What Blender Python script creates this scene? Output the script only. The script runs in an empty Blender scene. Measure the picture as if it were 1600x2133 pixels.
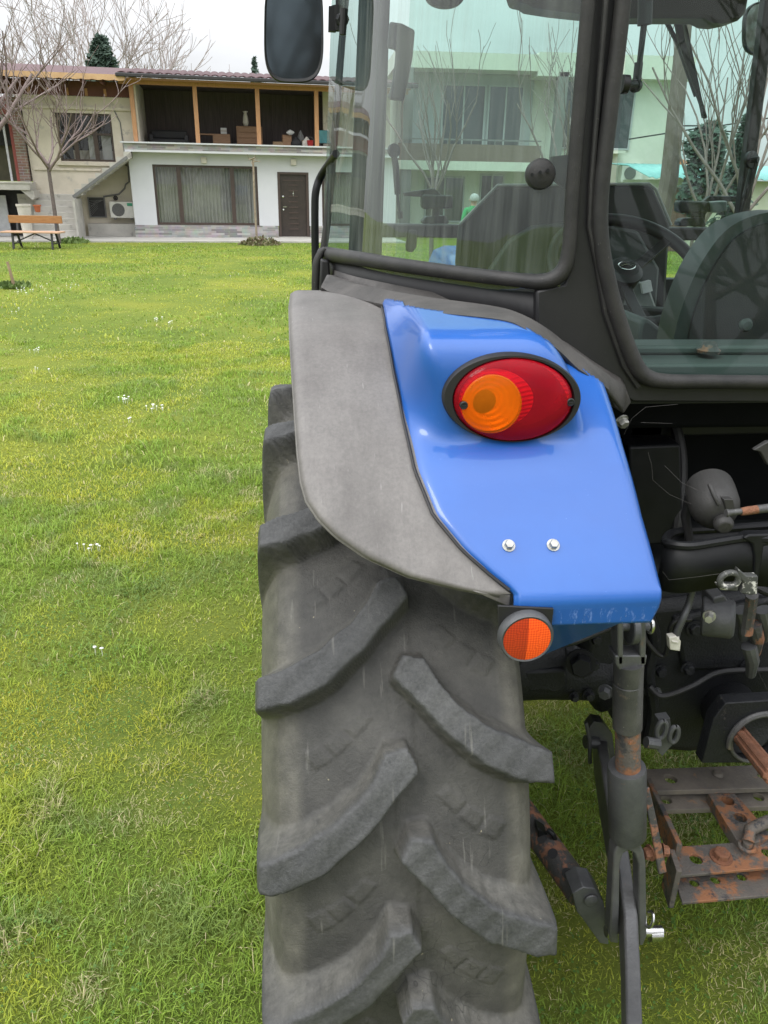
import bpy, bmesh, math, random
import numpy as np
from math import sin, cos, radians, pi, sqrt, atan2
from mathutils import Vector, Matrix

random.seed(7)
rng = np.random.default_rng(7)
scene = bpy.context.scene
COL = scene.collection

# ------------------------------------------------------------------ camera
CAM_H, PITCH, YAW, RHO = 1.798, radians(23.2), radians(5.5), .017
F = 1600.; CX = 800.; CY = 1066.5
f_ = np.array([sin(YAW)*cos(PITCH), cos(YAW)*cos(PITCH), -sin(PITCH)])
r0_ = np.array([cos(YAW), -sin(YAW), 0.]); u0_ = np.cross(r0_, f_)
r_ = cos(RHO)*r0_ + sin(RHO)*u0_; u_ = cos(RHO)*u0_ - sin(RHO)*r0_
CO = np.array([0, 0, CAM_H])
cam_d = bpy.data.cameras.new("camera"); cam = bpy.data.objects.new("camera", cam_d); COL.objects.link(cam)
cam.matrix_world = Matrix(((r_[0], u_[0], -f_[0], 0), (r_[1], u_[1], -f_[1], 0), (r_[2], u_[2], -f_[2], CAM_H), (0, 0, 0, 1)))
cam_d.sensor_fit = 'HORIZONTAL'; cam_d.sensor_width = 36; cam_d.lens = 36.0
cam_d.clip_start = .02; cam_d.clip_end = 2000
scene.camera = cam

def ray(x, y): return f_ + r_*((x-CX)/F) + u_*((CY-y)/F)
def P(x, y, Y):            # point of the upright plane Y metres ahead that the photo shows at x, y
    d = ray(x, y); return Vector(CO + d*(Y/d[1]))
def PZ(x, y, Z):           # same for a level plane
    d = ray(x, y); return Vector(CO + d*((Z-CAM_H)/d[2]))
def depth(p): return float((np.array(p)-CO) @ f_)
def V(*a): return Vector(a)

# ------------------------------------------------------------------ materials
def node(nt, t, **kw):
    n = nt.nodes.new(t)
    for k, v in kw.items(): setattr(n, k, v)
    return n
MATS = {}
def mat(name, c1, c2=None, scale=8, rough=.6, metal=0, bump=0., bscale=150, coat=0, spec=.5,
        spots=None, sscale=40, sth=.6, stretch=None, rvar=0, spots2=None, s2scale=300, s2th=.68, detail=6):
    m = bpy.data.materials.new(name); m.use_nodes = True; nt = m.node_tree; L = nt.links.new
    b = nt.nodes['Principled BSDF']
    b.inputs['Roughness'].default_value = rough; b.inputs['Metallic'].default_value = metal
    b.inputs['Specular IOR Level'].default_value = spec; b.inputs['Coat Weight'].default_value = coat
    b.inputs['Coat Roughness'].default_value = .06
    tc = node(nt, 'ShaderNodeTexCoord'); src = tc.outputs['Object']
    if stretch:
        mp = node(nt, 'ShaderNodeMapping'); mp.inputs['Scale'].default_value = stretch; L(src, mp.inputs[0]); src = mp.outputs[0]
    c2 = c2 or tuple(x*.75 for x in c1)
    n1 = node(nt, 'ShaderNodeTexNoise'); n1.inputs['Scale'].default_value = scale; n1.inputs['Detail'].default_value = detail; n1.inputs['Roughness'].default_value = .65
    L(src, n1.inputs['Vector'])
    rp = node(nt, 'ShaderNodeValToRGB'); rp.color_ramp.elements[0].position = .35; rp.color_ramp.elements[1].position = .65
    rp.color_ramp.elements[0].color = (*c1, 1); rp.color_ramp.elements[1].color = (*c2, 1)
    L(n1.outputs['Fac'], rp.inputs[0]); col = rp.outputs[0]
    for sp, sc, th in ((spots, sscale, sth), (spots2, s2scale, s2th)):
        if sp:
            n2 = node(nt, 'ShaderNodeTexNoise'); n2.inputs['Scale'].default_value = sc; n2.inputs['Detail'].default_value = 5; n2.inputs['Roughness'].default_value = .7
            L(src, n2.inputs['Vector'])
            mr = node(nt, 'ShaderNodeMapRange'); mr.inputs['From Min'].default_value = th-.04; mr.inputs['From Max'].default_value = th+.04
            L(n2.outputs['Fac'], mr.inputs['Value'])
            mx = node(nt, 'ShaderNodeMix', data_type='RGBA'); L(mr.outputs[0], mx.inputs['Factor']); L(col, mx.inputs['A']); mx.inputs['B'].default_value = (*sp, 1); col = mx.outputs['Result']
    L(col, b.inputs['Base Color'])
    if rvar:
        mr = node(nt, 'ShaderNodeMapRange'); mr.inputs['To Min'].default_value = rough-rvar; mr.inputs['To Max'].default_value = rough+rvar
        L(n1.outputs['Fac'], mr.inputs['Value']); L(mr.outputs[0], b.inputs['Roughness'])
    if bump:
        n3 = node(nt, 'ShaderNodeTexNoise'); n3.inputs['Scale'].default_value = bscale; n3.inputs['Detail'].default_value = 4
        L(src, n3.inputs['Vector'])
        bp = node(nt, 'ShaderNodeBump'); bp.inputs['Strength'].default_value = bump; bp.inputs['Distance'].default_value = .01
        L(n3.outputs['Fac'], bp.inputs['Height']); L(bp.outputs[0], b.inputs['Normal'])
    MATS[name] = m
    return m

def brick_mat(name, cols, mortar, w, h, rough=.8, mort=.01, off=.5, bump=.4):
    m = bpy.data.materials.new(name); m.use_nodes = True; nt = m.node_tree; L = nt.links.new; b = nt.nodes['Principled BSDF']
    tc = node(nt, 'ShaderNodeTexCoord'); sx = node(nt, 'ShaderNodeSeparateXYZ'); cx = node(nt, 'ShaderNodeCombineXYZ'); L(tc.outputs['Object'], sx.inputs[0])
    ad = node(nt, 'ShaderNodeMath', operation='ADD'); L(sx.outputs[0], ad.inputs[0]); L(sx.outputs[1], ad.inputs[1])
    L(ad.outputs[0], cx.inputs[0]); L(sx.outputs[2], cx.inputs[1])
    bk = node(nt, 'ShaderNodeTexBrick'); L(cx.outputs[0], bk.inputs['Vector']); bk.offset = off
    bk.inputs['Scale'].default_value = 1; bk.inputs['Brick Width'].default_value = w; bk.inputs['Row Height'].default_value = h
    bk.inputs['Mortar Size'].default_value = mort; bk.inputs['Color1'].default_value = (*cols[0], 1); bk.inputs['Color2'].default_value = (*cols[1], 1); bk.inputs['Mortar'].default_value = (*mortar, 1)
    nz = node(nt, 'ShaderNodeTexNoise'); nz.inputs['Scale'].default_value = 5; nz.inputs['Detail'].default_value = 6; L(tc.outputs['Object'], nz.inputs['Vector'])
    mx = node(nt, 'ShaderNodeMix', data_type='RGBA', blend_type='MULTIPLY'); mx.inputs['Factor'].default_value = .5
    L(bk.outputs['Color'], mx.inputs['A']); L(nz.outputs['Color'], mx.inputs['B']); L(mx.outputs['Result'], b.inputs['Base Color'])
    b.inputs['Roughness'].default_value = rough
    bp = node(nt, 'ShaderNodeBump'); bp.inputs['Strength'].default_value = bump; bp.inputs['Distance'].default_value = .01; bp.invert = True
    L(bk.outputs['Fac'], bp.inputs['Height']); L(bp.outputs[0], b.inputs['Normal'])
    MATS[name] = m; return m

def glass_mat(name, tint, dust=(.5, .52, .48), dust_amt=.12, ior=1.5, refl=1., stretch=(60, 60, 1.2)):
    m = bpy.data.materials.new(name); m.use_nodes = True; nt = m.node_tree; L = nt.links.new
    nt.nodes.remove(nt.nodes['Principled BSDF']); out = nt.nodes['Material Output']
    tr = node(nt, 'ShaderNodeBsdfTransparent'); tr.inputs[0].default_value = (*tint, 1)
    gl = node(nt, 'ShaderNodeBsdfGlossy'); gl.inputs['Roughness'].default_value = .02; gl.inputs[0].default_value = (refl, refl, refl, 1)
    fr = node(nt, 'ShaderNodeFresnel'); ge = node(nt, 'ShaderNodeNewGeometry'); im = node(nt, 'ShaderNodeMapRange'); im.inputs['To Min'].default_value = ior; im.inputs['To Max'].default_value = 1/ior; L(ge.outputs['Backfacing'], im.inputs['Value']); L(im.outputs[0], fr.inputs[0])
    mx = node(nt, 'ShaderNodeMixShader'); L(fr.outputs[0], mx.inputs[0]); L(tr.outputs[0], mx.inputs[1]); L(gl.outputs[0], mx.inputs[2])
    df = node(nt, 'ShaderNodeBsdfDiffuse'); df.inputs[0].default_value = (*dust, 1)
    tc = node(nt, 'ShaderNodeTexCoord'); mp = node(nt, 'ShaderNodeMapping'); mp.inputs['Scale'].default_value = stretch; L(tc.outputs['Object'], mp.inputs[0])
    nz = node(nt, 'ShaderNodeTexNoise'); nz.inputs['Scale'].default_value = 1; nz.inputs['Detail'].default_value = 6; nz.inputs['Roughness'].default_value = .7; L(mp.outputs[0], nz.inputs['Vector'])
    n2 = node(nt, 'ShaderNodeTexNoise'); n2.inputs['Scale'].default_value = 4; n2.inputs['Detail'].default_value = 4; L(tc.outputs['Object'], n2.inputs['Vector'])
    mu = node(nt, 'ShaderNodeMath', operation='MULTIPLY'); L(nz.outputs['Fac'], mu.inputs[0]); L(n2.outputs['Fac'], mu.inputs[1])
    mr = node(nt, 'ShaderNodeMapRange'); mr.inputs['From Min'].default_value = .17; mr.inputs['From Max'].default_value = .42; mr.inputs['To Min'].default_value = dust_amt*.15; mr.inputs['To Max'].default_value = dust_amt*1.9
    L(mu.outputs[0], mr.inputs['Value'])
    m2 = node(nt, 'ShaderNodeMixShader'); L(mr.outputs[0], m2.inputs[0]); L(mx.outputs[0], m2.inputs[1]); L(df.outputs[0], m2.inputs[2]); L(m2.outputs[0], out.inputs[0])
    MATS[name] = m; return m

mat('cavity_black', (.0030, .0034, .0042), (.0055, .006, .007), scale=5, rough=.8, spec=.12)  # near-black, the deep shade under the cab is put into the colour
mat('mirror_bright_reflection', (.55, .58, .56), (.5, .53, .51), scale=3, rough=.05, metal=1)  # brighter copy of the mirror glass, a bright reflection put into its colour
# tractor
def rubber_mat():
    m = bpy.data.materials.new('tyre_rubber'); m.use_nodes = True; nt = m.node_tree; L = nt.links.new; b = nt.nodes['Principled BSDF']
    tc = node(nt, 'ShaderNodeTexCoord'); at = node(nt, 'ShaderNodeAttribute'); at.attribute_name = 'lug'
    def ns(s, d=6, r=.65):
        n = node(nt, 'ShaderNodeTexNoise'); n.inputs['Scale'].default_value = s; n.inputs['Detail'].default_value = d; n.inputs['Roughness'].default_value = r; L(tc.outputs['Object'], n.inputs['Vector']); return n.outputs['Fac']
    def ramp(f, p0, c0, p1, c1):
        r = node(nt, 'ShaderNodeValToRGB'); e = r.color_ramp.elements; e[0].position = p0; e[1].position = p1; e[0].color = (*c0, 1); e[1].color = (*c1, 1); L(f, r.inputs[0]); return r.outputs[0]
    def mix(f, a, c):
        x = node(nt, 'ShaderNodeMix', data_type='RGBA'); L(f, x.inputs['Factor']); L(a, x.inputs['A']); L(c, x.inputs['B']); return x.outputs['Result']
    base = ramp(ns(14), .3, (.024, .024, .023), .68, (.066, .064, .058))
    fine = ramp(ns(120, 8, .8), .35, (.016, .016, .0155), .72, (.098, .095, .086))
    mfac = node(nt, 'ShaderNodeMath', operation='MULTIPLY'); mfac.inputs[1].default_value = .5; L(ns(30), mfac.inputs[0])
    base = mix(mfac.outputs[0], base, fine)
    top = ramp(ns(160, 8, .8), .36, (.012, .0128, .014), .70, (.105, .106, .106))
    top2 = ramp(ns(9), .35, (.032, .034, .036), .7, (.074, .075, .075))
    x = node(nt, 'ShaderNodeMix', data_type='RGBA'); x.inputs['Factor'].default_value = .55; L(top, x.inputs['A']); L(top2, x.inputs['B'])
    st = node(nt, 'ShaderNodeAttribute'); st.attribute_name = 'ramp'; dm = node(nt, 'ShaderNodeMath', operation='MULTIPLY'); L(st.outputs['Fac'], dm.inputs[0]); L(ns(26, 5), dm.inputs[1])
    dust = ramp(ns(60, 6, .7), .3, (.055, .054, .049), .7, (.155, .15, .135)); base = mix(dm.outputs[0], base, dust)
    # fine cracks in the old rubber
    vo = node(nt, 'ShaderNodeTexVoronoi'); vo.feature = 'DISTANCE_TO_EDGE'; vo.inputs['Scale'].default_value = 26
    ds = node(nt, 'ShaderNodeMix', data_type='RGBA'); ds.inputs['Factor'].default_value = .09; nd = node(nt, 'ShaderNodeTexNoise'); nd.inputs['Scale'].default_value = 20; L(tc.outputs['Object'], nd.inputs['Vector']); L(tc.outputs['Object'], ds.inputs['A']); L(nd.outputs['Color'], ds.inputs['B']); L(ds.outputs['Result'], vo.inputs['Vector'])
    cr = node(nt, 'ShaderNodeMapRange'); cr.inputs['From Max'].default_value = .022; cr.inputs['To Min'].default_value = .85; cr.inputs['To Max'].default_value = 0; L(vo.outputs['Distance'], cr.inputs['Value'])
    cm = node(nt, 'ShaderNodeMapRange'); cm.inputs['From Min'].default_value = .54; cm.inputs['From Max'].default_value = .62; L(ns(5, 3), cm.inputs['Value'])
    cc = node(nt, 'ShaderNodeMath', operation='MULTIPLY'); L(cr.outputs[0], cc.inputs[0]); L(cm.outputs[0], cc.inputs[1])
    blk = node(nt, 'ShaderNodeRGB'); blk.outputs[0].default_value = (.012, .012, .012, 1); base = mix(cc.outputs[0], base, blk.outputs[0])
    # bits of dry grass and soil stuck on
    sp = node(nt, 'ShaderNodeMapRange'); sp.inputs['From Min'].default_value = .735; sp.inputs['From Max'].default_value = .76; L(ns(75, 3, .6), sp.inputs['Value']); soil = node(nt, 'ShaderNodeRGB'); soil.outputs[0].default_value = (.24, .215, .15, 1); base = mix(sp.outputs[0], base, soil.outputs[0])
    sh = node(nt, 'ShaderNodeAttribute'); sh.attribute_name = 'shoulder'; sm = node(nt, 'ShaderNodeMath', operation='MULTIPLY'); L(sh.outputs['Fac'], sm.inputs[0]); L(ns(18, 6, .7), sm.inputs[1]); tan = ramp(ns(45, 6, .75), .3, (.09, .086, .072), .7, (.19, .18, .15)); base = mix(sm.outputs[0], base, tan)
    fin = mix(at.outputs['Fac'], base, x.outputs['Result'])
    big = ramp(ns(5.5, 7, .68), .34, (.30, .30, .30), .66, (.66, .655, .64)); ov = node(nt, 'ShaderNodeMix', data_type='RGBA', blend_type='OVERLAY'); ov.inputs['Factor'].default_value = .8; L(fin, ov.inputs['A']); L(big, ov.inputs['B'])
    scf = node(nt, 'ShaderNodeMapRange'); scf.inputs['From Min'].default_value = .66; scf.inputs['From Max'].default_value = .72; scf.inputs['To Max'].default_value = .45; mq = node(nt, 'ShaderNodeMapping'); mq.inputs['Scale'].default_value = (90, 9, 9); L(tc.outputs['Object'], mq.inputs[0]); nq = node(nt, 'ShaderNodeTexNoise'); nq.inputs['Scale'].default_value = 1; nq.inputs['Detail'].default_value = 4; L(mq.outputs[0], nq.inputs['Vector']); L(nq.outputs['Fac'], scf.inputs['Value'])
    sc_c = node(nt, 'ShaderNodeRGB'); sc_c.outputs[0].default_value = (.16, .155, .14, 1); L(mix(scf.outputs[0], ov.outputs['Result'], sc_c.outputs[0]), b.inputs['Base Color'])
    b.inputs['Roughness'].default_value = .62; b.inputs['Specular IOR Level'].default_value = .55
    n1 = ns(240, 6, .75); bp = node(nt, 'ShaderNodeBump'); bp.inputs['Distance'].default_value = .004; bp.inputs['Strength'].default_value = .5
    L(n1, bp.inputs['Height']); L(bp.outputs[0], b.inputs['Normal'])
    MATS['tyre_rubber'] = m
rubber_mat()
mat('blue_paint', (.008, .080, .335), (.012, .098, .385), scale=4, rough=.42, coat=.5, spec=.5, spots=(.09, .2, .52), sscale=160, sth=.72, rvar=.10, spots2=(.20, .26, .42), s2scale=420, s2th=.745, detail=9)
mat('blue_paint_scuffed', (.008, .080, .335), (.010, .09, .365), scale=3, rough=.45, coat=.3, spots=(.10, .19, .50), sscale=120, sth=.60, stretch=(1.5, 1, .45), spots2=(.30, .33, .42), s2scale=200, s2th=.68)
def fender_mat():
    m = bpy.data.materials.new('grey_fender_rubber'); m.use_nodes = True; nt = m.node_tree; L = nt.links.new; b = nt.nodes['Principled BSDF']
    tc = node(nt, 'ShaderNodeTexCoord'); O = tc.outputs['Object']
    def mp(sc):
        q = node(nt, 'ShaderNodeMapping'); q.inputs['Scale'].default_value = sc; L(O, q.inputs[0]); return q.outputs[0]
    def ns(v, s, d=6, r=.65):
        n = node(nt, 'ShaderNodeTexNoise'); n.inputs['Scale'].default_value = s; n.inputs['Detail'].default_value = d; n.inputs['Roughness'].default_value = r; L(v, n.inputs['Vector']); return n.outputs['Fac']
    def ramp(f, p0, c0, p1, c1):
        r = node(nt, 'ShaderNodeValToRGB'); e = r.color_ramp.elements; e[0].position = p0; e[1].position = p1; e[0].color = (*c0, 1); e[1].color = (*c1, 1); L(f, r.inputs[0]); return r.outputs[0]
    def mix(f, a, c, bt='MIX'):
        x = node(nt, 'ShaderNodeMix', data_type='RGBA', blend_type=bt)
        if isinstance(f, float): x.inputs['Factor'].default_value = f
        else: L(f, x.inputs['Factor'])
        L(a, x.inputs['A']); L(c, x.inputs['B']); return x.outputs['Result']
    col = ramp(ns(mp((22, 4, 4)), 1, 8, .7), .34, (.086, .081, .077), .66, (.182, .172, .164))
    col = mix(.6, col, ramp(ns(O, 7, 8, .7), .33, (.092, .084, .081), .67, (.175, .165, .159)))
    col = mix(.55, col, ramp(ns(mp((1, 1, .35)), 190, 5, .75), .3, (.34, .34, .34), .7, (.62, .61, .60)), 'OVERLAY')
    # dried water rings
    vo = node(nt, 'ShaderNodeTexVoronoi'); vo.inputs['Scale'].default_value = 34; L(O, vo.inputs['Vector'])
    d1 = node(nt, 'ShaderNodeMath', operation='SUBTRACT'); d1.inputs[1].default_value = .33; L(vo.outputs['Distance'], d1.inputs[0]); d2 = node(nt, 'ShaderNodeMath', operation='ABSOLUTE'); L(d1.outputs[0], d2.inputs[0])
    r1 = node(nt, 'ShaderNodeMapRange'); r1.inputs['From Max'].default_value = .05; r1.inputs['To Min'].default_value = .4; r1.inputs['To Max'].default_value = 0; L(d2.outputs[0], r1.inputs['Value'])
    m1 = node(nt, 'ShaderNodeMapRange'); m1.inputs['From Min'].default_value = .52; m1.inputs['From Max'].default_value = .60; L(ns(O, 9, 3), m1.inputs['Value'])
    mm = node(nt, 'ShaderNodeMath', operation='MULTIPLY'); L(r1.outputs[0], mm.inputs[0]); L(m1.outputs[0], mm.inputs[1])
    dk = node(nt, 'ShaderNodeRGB'); dk.outputs[0].default_value = (.10, .097, .094, 1); col = mix(mm.outputs[0], col, dk.outputs[0])
    # scratches
    s1 = node(nt, 'ShaderNodeMapRange'); s1.inputs['From Min'].default_value = .70; s1.inputs['From Max'].default_value = .74; s1.inputs['To Max'].default_value = .6; q = node(nt, 'ShaderNodeMapping'); q.inputs['Scale'].default_value = (260, 14, 14); q.inputs['Rotation'].default_value = (0, radians(24), 0); L(O, q.inputs[0]); L(ns(q.outputs[0], 1, 3), s1.inputs['Value'])
    lt = node(nt, 'ShaderNodeRGB'); lt.outputs[0].default_value = (.33, .32, .31, 1); col = mix(s1.outputs[0], col, lt.outputs[0])
    L(col, b.inputs['Base Color']); b.inputs['Roughness'].default_value = .58
    bp = node(nt, 'ShaderNodeBump'); bp.inputs['Strength'].default_value = .12; bp.inputs['Distance'].default_value = .004; L(ns(O, 420, 4), bp.inputs['Height']); L(bp.outputs[0], b.inputs['Normal'])
    MATS['grey_fender_rubber'] = m
fender_mat()
mat('black_plastic', (.008, .008, .0095), (.0125, .012, .0135), scale=10, rough=.55, spots=(.06, .058, .055), sscale=300, sth=.72, bump=.05, bscale=600)
mat('dusty_rubber_seal', (.011, .0108, .0115), (.026, .0245, .024), scale=18, rough=.6, spots=(.16, .15, .14), sscale=180, sth=.70, bump=.1, bscale=300)
mat('dusty_flange', (.040, .0375, .036), (.078, .072, .068), scale=12, rough=.75, spots=(.2, .19, .17), sscale=200, sth=.70, bump=.15, bscale=300)
mat('black_paint', (.0045, .005, .0065), (.010, .0105, .012), scale=9, rough=.5, spec=.3, spots=(.04, .039, .036), sscale=120, sth=.70, rvar=.12)
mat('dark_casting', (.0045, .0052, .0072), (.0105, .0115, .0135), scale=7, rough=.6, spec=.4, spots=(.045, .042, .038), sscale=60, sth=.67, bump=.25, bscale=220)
mat('worn_grey_steel', (.065, .065, .067), (.12, .118, .115), scale=14, rough=.5, metal=.35, spots=(.20, .16, .125), sscale=22, sth=.63, spots2=(.40, .39, .37), s2scale=120, s2th=.70, bump=.12, bscale=250)
mat('dark_grey_steel', (.064, .066, .071), (.115, .118, .122), scale=12, rough=.5, metal=.3, spots=(.25, .12, .06), sscale=60, sth=.70, spots2=(.45, .44, .42), s2scale=200, s2th=.735, bump=.1, bscale=250)
mat('worn_bar', (.085, .086, .090), (.135, .136, .138), scale=10, rough=.48, metal=.3, spots=(.22, .12, .075), sscale=34, sth=.69, spots2=(.42, .41, .40), s2scale=150, s2th=.735, bump=.12, bscale=220)
mat('rusty_bar', (.075, .070, .066), (.135, .115, .098), scale=10, rough=.75, spots=(.24, .105, .05), sscale=15, sth=.535, spots2=(.040, .041, .044), s2scale=20, s2th=.58, bump=.3, bscale=200)
mat('rust', (.21, .09, .048), (.14, .06, .034), scale=30, rough=.85, spots=(.12, .07, .05), sscale=70, sth=.62, bump=.4, bscale=200)
mat('chipped_rust_paint', (.035, .035, .038), (.065, .063, .06), scale=10, rough=.6, spots=(.22, .10, .06), sscale=30, sth=.535, bump=.25, bscale=160)
mat('dusty_steel_bar', (.175, .152, .128), (.11, .10, .09), scale=16, rough=.75, spots=(.25, .15, .09), sscale=26, sth=.66, bump=.2, bscale=240)
mat('chrome', (.6, .6, .6), (.45, .45, .44), scale=30, rough=.25, metal=1)
mat('zinc_bolt', (.46, .46, .43), (.32, .31, .29), scale=60, rough=.4, metal=.7)
mat('chipped_white_paint', (.045, .048, .046), (.07, .07, .066), scale=14, rough=.6, spots=(.55, .54, .5), sscale=60, sth=.58)
mat('grey_cap_plastic', (.032, .031, .030), (.023, .022, .0215), scale=20, rough=.6, bump=.1, bscale=400)
mat('white_connector', (.62, .60, .54), (.45, .43, .38), scale=40, rough=.5)
mat('interior_green_grey', (.055, .066, .063), (.04, .05, .048), scale=5, rough=.6)
mat('interior_dark', (.010, .012, .012), (.018, .021, .021), scale=6, rough=.6)
mat('seat_vinyl', (.010, .011, .012), (.018, .019, .02), scale=9, rough=.5, bump=.15, bscale=400)
mat('seat_shell', (.030, .039, .038), (.021, .028, .027), scale=8, rough=.45)
mat('instrument_grey', (.25, .26, .25), (.18, .19, .185), scale=12, rough=.5)
mat('mirror_glass', (.085, .105, .115), (.07, .09, .10), scale=3, rough=.06, metal=1)  # dark base sets a dim reflection into the mirror
mat('rim_white', (.45, .45, .43), (.3, .29, .27), scale=8, rough=.5)
glass_mat('cab_glass', (.62, .80, .745), dust=(.28, .31, .29), dust_amt=.17, ior=1.62, stretch=(75, 75, 1.0))
glass_mat('cab_glass_clean', (.74, .88, .84), dust_amt=.010, ior=1.37, stretch=(9, 9, 9))
def lens_mat(name, c, c2, vec_scale, bands, rings=None):
    m = bpy.data.materials.new(name); m.use_nodes = True; nt = m.node_tree; L = nt.links.new; b = nt.nodes['Principled BSDF']
    tc = node(nt, 'ShaderNodeTexCoord')
    w = node(nt, 'ShaderNodeTexWave'); w.wave_type = 'RINGS' if rings else 'BANDS'
    if rings:
        mp = node(nt, 'ShaderNodeMapping'); mp.inputs['Location'].default_value = [-x for x in rings]; L(tc.outputs['Object'], mp.inputs[0]); L(mp.outputs[0], w.inputs['Vector']); w.rings_direction = 'Y'
    else:
        w.bands_direction = 'Z'; L(tc.outputs['Object'], w.inputs['Vector'])
    w.inputs['Scale'].default_value = bands; w.inputs['Distortion'].default_value = .2
    mx = node(nt, 'ShaderNodeMix', data_type='RGBA'); mx.inputs['A'].default_value = (*c, 1); mx.inputs['B'].default_value = (*c2, 1); L(w.outputs['Fac'], mx.inputs['Factor']); L(mx.outputs['Result'], b.inputs['Base Color'])
    bp = node(nt, 'ShaderNodeBump'); bp.inputs['Strength'].default_value = .14; bp.inputs['Distance'].default_value = .002; L(w.outputs['Fac'], bp.inputs['Height']); L(bp.outputs[0], b.inputs['Normal'])
    b.inputs['Roughness'].default_value = .25; b.inputs['Coat Weight'].default_value = .7; b.inputs['Coat Roughness'].default_value = .08
    b.inputs['Subsurface Weight'].default_value = .25; b.inputs['Subsurface Radius'].default_value = (.02, .005, .003)
    MATS[name] = m
lens_mat('red_lens', (.40, .005, .016), (.52, .009, .024), 1, 62)
def checker_reflector(name, c, c2):
    m = bpy.data.materials.new(name); m.use_nodes = True; nt = m.node_tree; L = nt.links.new; b = nt.nodes['Principled BSDF']
    tc = node(nt, 'ShaderNodeTexCoord'); mp = node(nt, 'ShaderNodeMapping'); mp.inputs['Rotation'].default_value = (0, radians(45), 0); L(tc.outputs['Object'], mp.inputs[0])
    ck = node(nt, 'ShaderNodeTexChecker'); ck.inputs['Scale'].default_value = 420; ck.inputs[1].default_value = (*c, 1); ck.inputs[2].default_value = (*c2, 1); L(mp.outputs[0], ck.inputs[0]); L(ck.outputs[0], b.inputs['Base Color'])
    b.inputs['Roughness'].default_value = .25; b.inputs['Coat Weight'].default_value = .8
    MATS[name] = m
checker_reflector('reflector_dark', (.45, .03, .01), (.30, .015, .008)); checker_reflector('reflector_bright', (.90, .10, .015), (.70, .05, .01))
# place
mat('pine_wood', (.47, .25, .125), (.36, .18, .085), scale=5, rough=.65, stretch=(6, 6, .8))
mat('fascia_wood', (.58, .38, .2), (.48, .30, .155), scale=4, rough=.65)
mat('bench_wood', (.33, .165, .06), (.24, .11, .035), scale=5, rough=.5, stretch=(1, 8, 8))
mat('bench_seat_wood', (.52, .33, .22), (.42, .25, .16), scale=5, rough=.55, stretch=(1, 8, 8))
mat('black_iron', (.02, .02, .022), (.03, .03, .03), rough=.5)
mat('white_render', (.54, .55, .57), (.50, .51, .535), scale=1.2, rough=.85)
mat('old_plaster', (.60, .545, .455), (.50, .455, .38), scale=1.6, rough=.9, spots=(.42, .39, .34), sscale=3, sth=.62, bump=.1, bscale=60)
mat('old_concrete', (.50, .48, .44), (.40, .385, .355), scale=2.5, rough=.9, spots=(.31, .30, .275), sscale=5, sth=.63, bump=.2, bscale=50)
mat('apron_concrete', (.42, .405, .375), (.34, .33, .305), scale=2, rough=.9)
mat('dark_brown_frame', (.045, .030, .026), (.06, .04, .033), rough=.45)
mat('door_brown', (.028, .020, .018), (.038, .028, .024), scale=6, rough=.4)
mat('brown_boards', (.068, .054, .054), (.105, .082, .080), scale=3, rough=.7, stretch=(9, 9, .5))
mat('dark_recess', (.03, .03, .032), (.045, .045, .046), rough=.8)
mat('roof_tile', (.075, .032, .036), (.052, .024, .028), scale=6, rough=.75, spots=(.13, .072, .072), sscale=9, sth=.6)
mat('roof_felt', (.105, .056, .060), (.08, .042, .046), scale=3, rough=.8)
mat('soffit_red', (.16, .065, .06), (.12, .05, .045), scale=3, rough=.8)
mat('red_beam', (.28, .07, .055), (.20, .055, .045), scale=3, rough=.8)
mat('gutter_dark', (.03, .028, .03), rough=.5)
mat('curtain', (.40, .39, .37), (.30, .295, .285), scale=1.5, rough=.9)
mat('olive_board', (.13, .12, .075), (.10, .095, .06), rough=.8)
mat('garage_white', (.5, .51, .52), (.42, .43, .45), rough=.7)
mat('ac_white', (.66, .65, .60), (.58, .57, .53), rough=.5)
mat('ac_grille', (.12, .12, .12), (.18, .18, .175), scale=30, rough=.6)
mat('label_green', (.05, .35, .2), rough=.5)
mat('sticker_white', (.8, .8, .8), rough=.4)
mat('pipe_grey', (.18, .18, .18), rough=.6)
mat('dresser_wood', (.30, .17, .09), (.24, .13, .065), scale=4, rough=.5, stretch=(1, 4, 8))
mat('cardboard', (.34, .23, .13), (.28, .19, .11), rough=.85)
mat('white_cloth', (.6, .6, .6), (.5, .5, .5), rough=.9)
mat('red_plastic', (.45, .03, .03), rough=.4)
mat('teal_plastic', (.08, .28, .30), rough=.4)
mat('black_stuff', (.02, .02, .024), (.03, .03, .03), rough=.6)
mat('orange_pot', (.5, .15, .06), (.42, .12, .05), rough=.7)
mat('planter_white', (.62, .58, .52), (.5, .47, .42), scale=5, rough=.8)
mat('bark_grey', (.10, .08, .075), (.16, .13, .12), scale=14, rough=.9, bump=.4, bscale=60)
mat('twig_brown', (.15, .11, .105), (.23, .18, .17), scale=9, rough=.85)
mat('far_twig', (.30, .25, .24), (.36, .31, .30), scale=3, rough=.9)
mat('lichen_bark', (.32, .27, .20), (.22, .17, .13), scale=18, rough=.9)
mat('spruce_needle', (.035, .065, .045), (.06, .095, .07), scale=4, rough=.8)
mat('bush_leaf', (.085, .14, .035), (.13, .19, .045), scale=6, rough=.7)
mat('rosette_leaf', (.10, .14, .035), (.15, .085, .06), scale=10, rough=.6)
mat('house_cream', (.66, .65, .58), (.6, .59, .53), scale=1, rough=.85)
mat('house_grey', (.40, .41, .42), (.36, .37, .38), scale=1, rough=.85)
mat('house_greyband', (.20, .20, .19), (.16, .16, .155), scale=2, rough=.8)
mat('balcony_wood', (.17, .12, .085), (.13, .09, .065), scale=3, rough=.7, stretch=(1, 1, 9))
mat('window_dark', (.03, .04, .045), (.05, .06, .065), scale=1, rough=.08, spec=.8)
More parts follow.
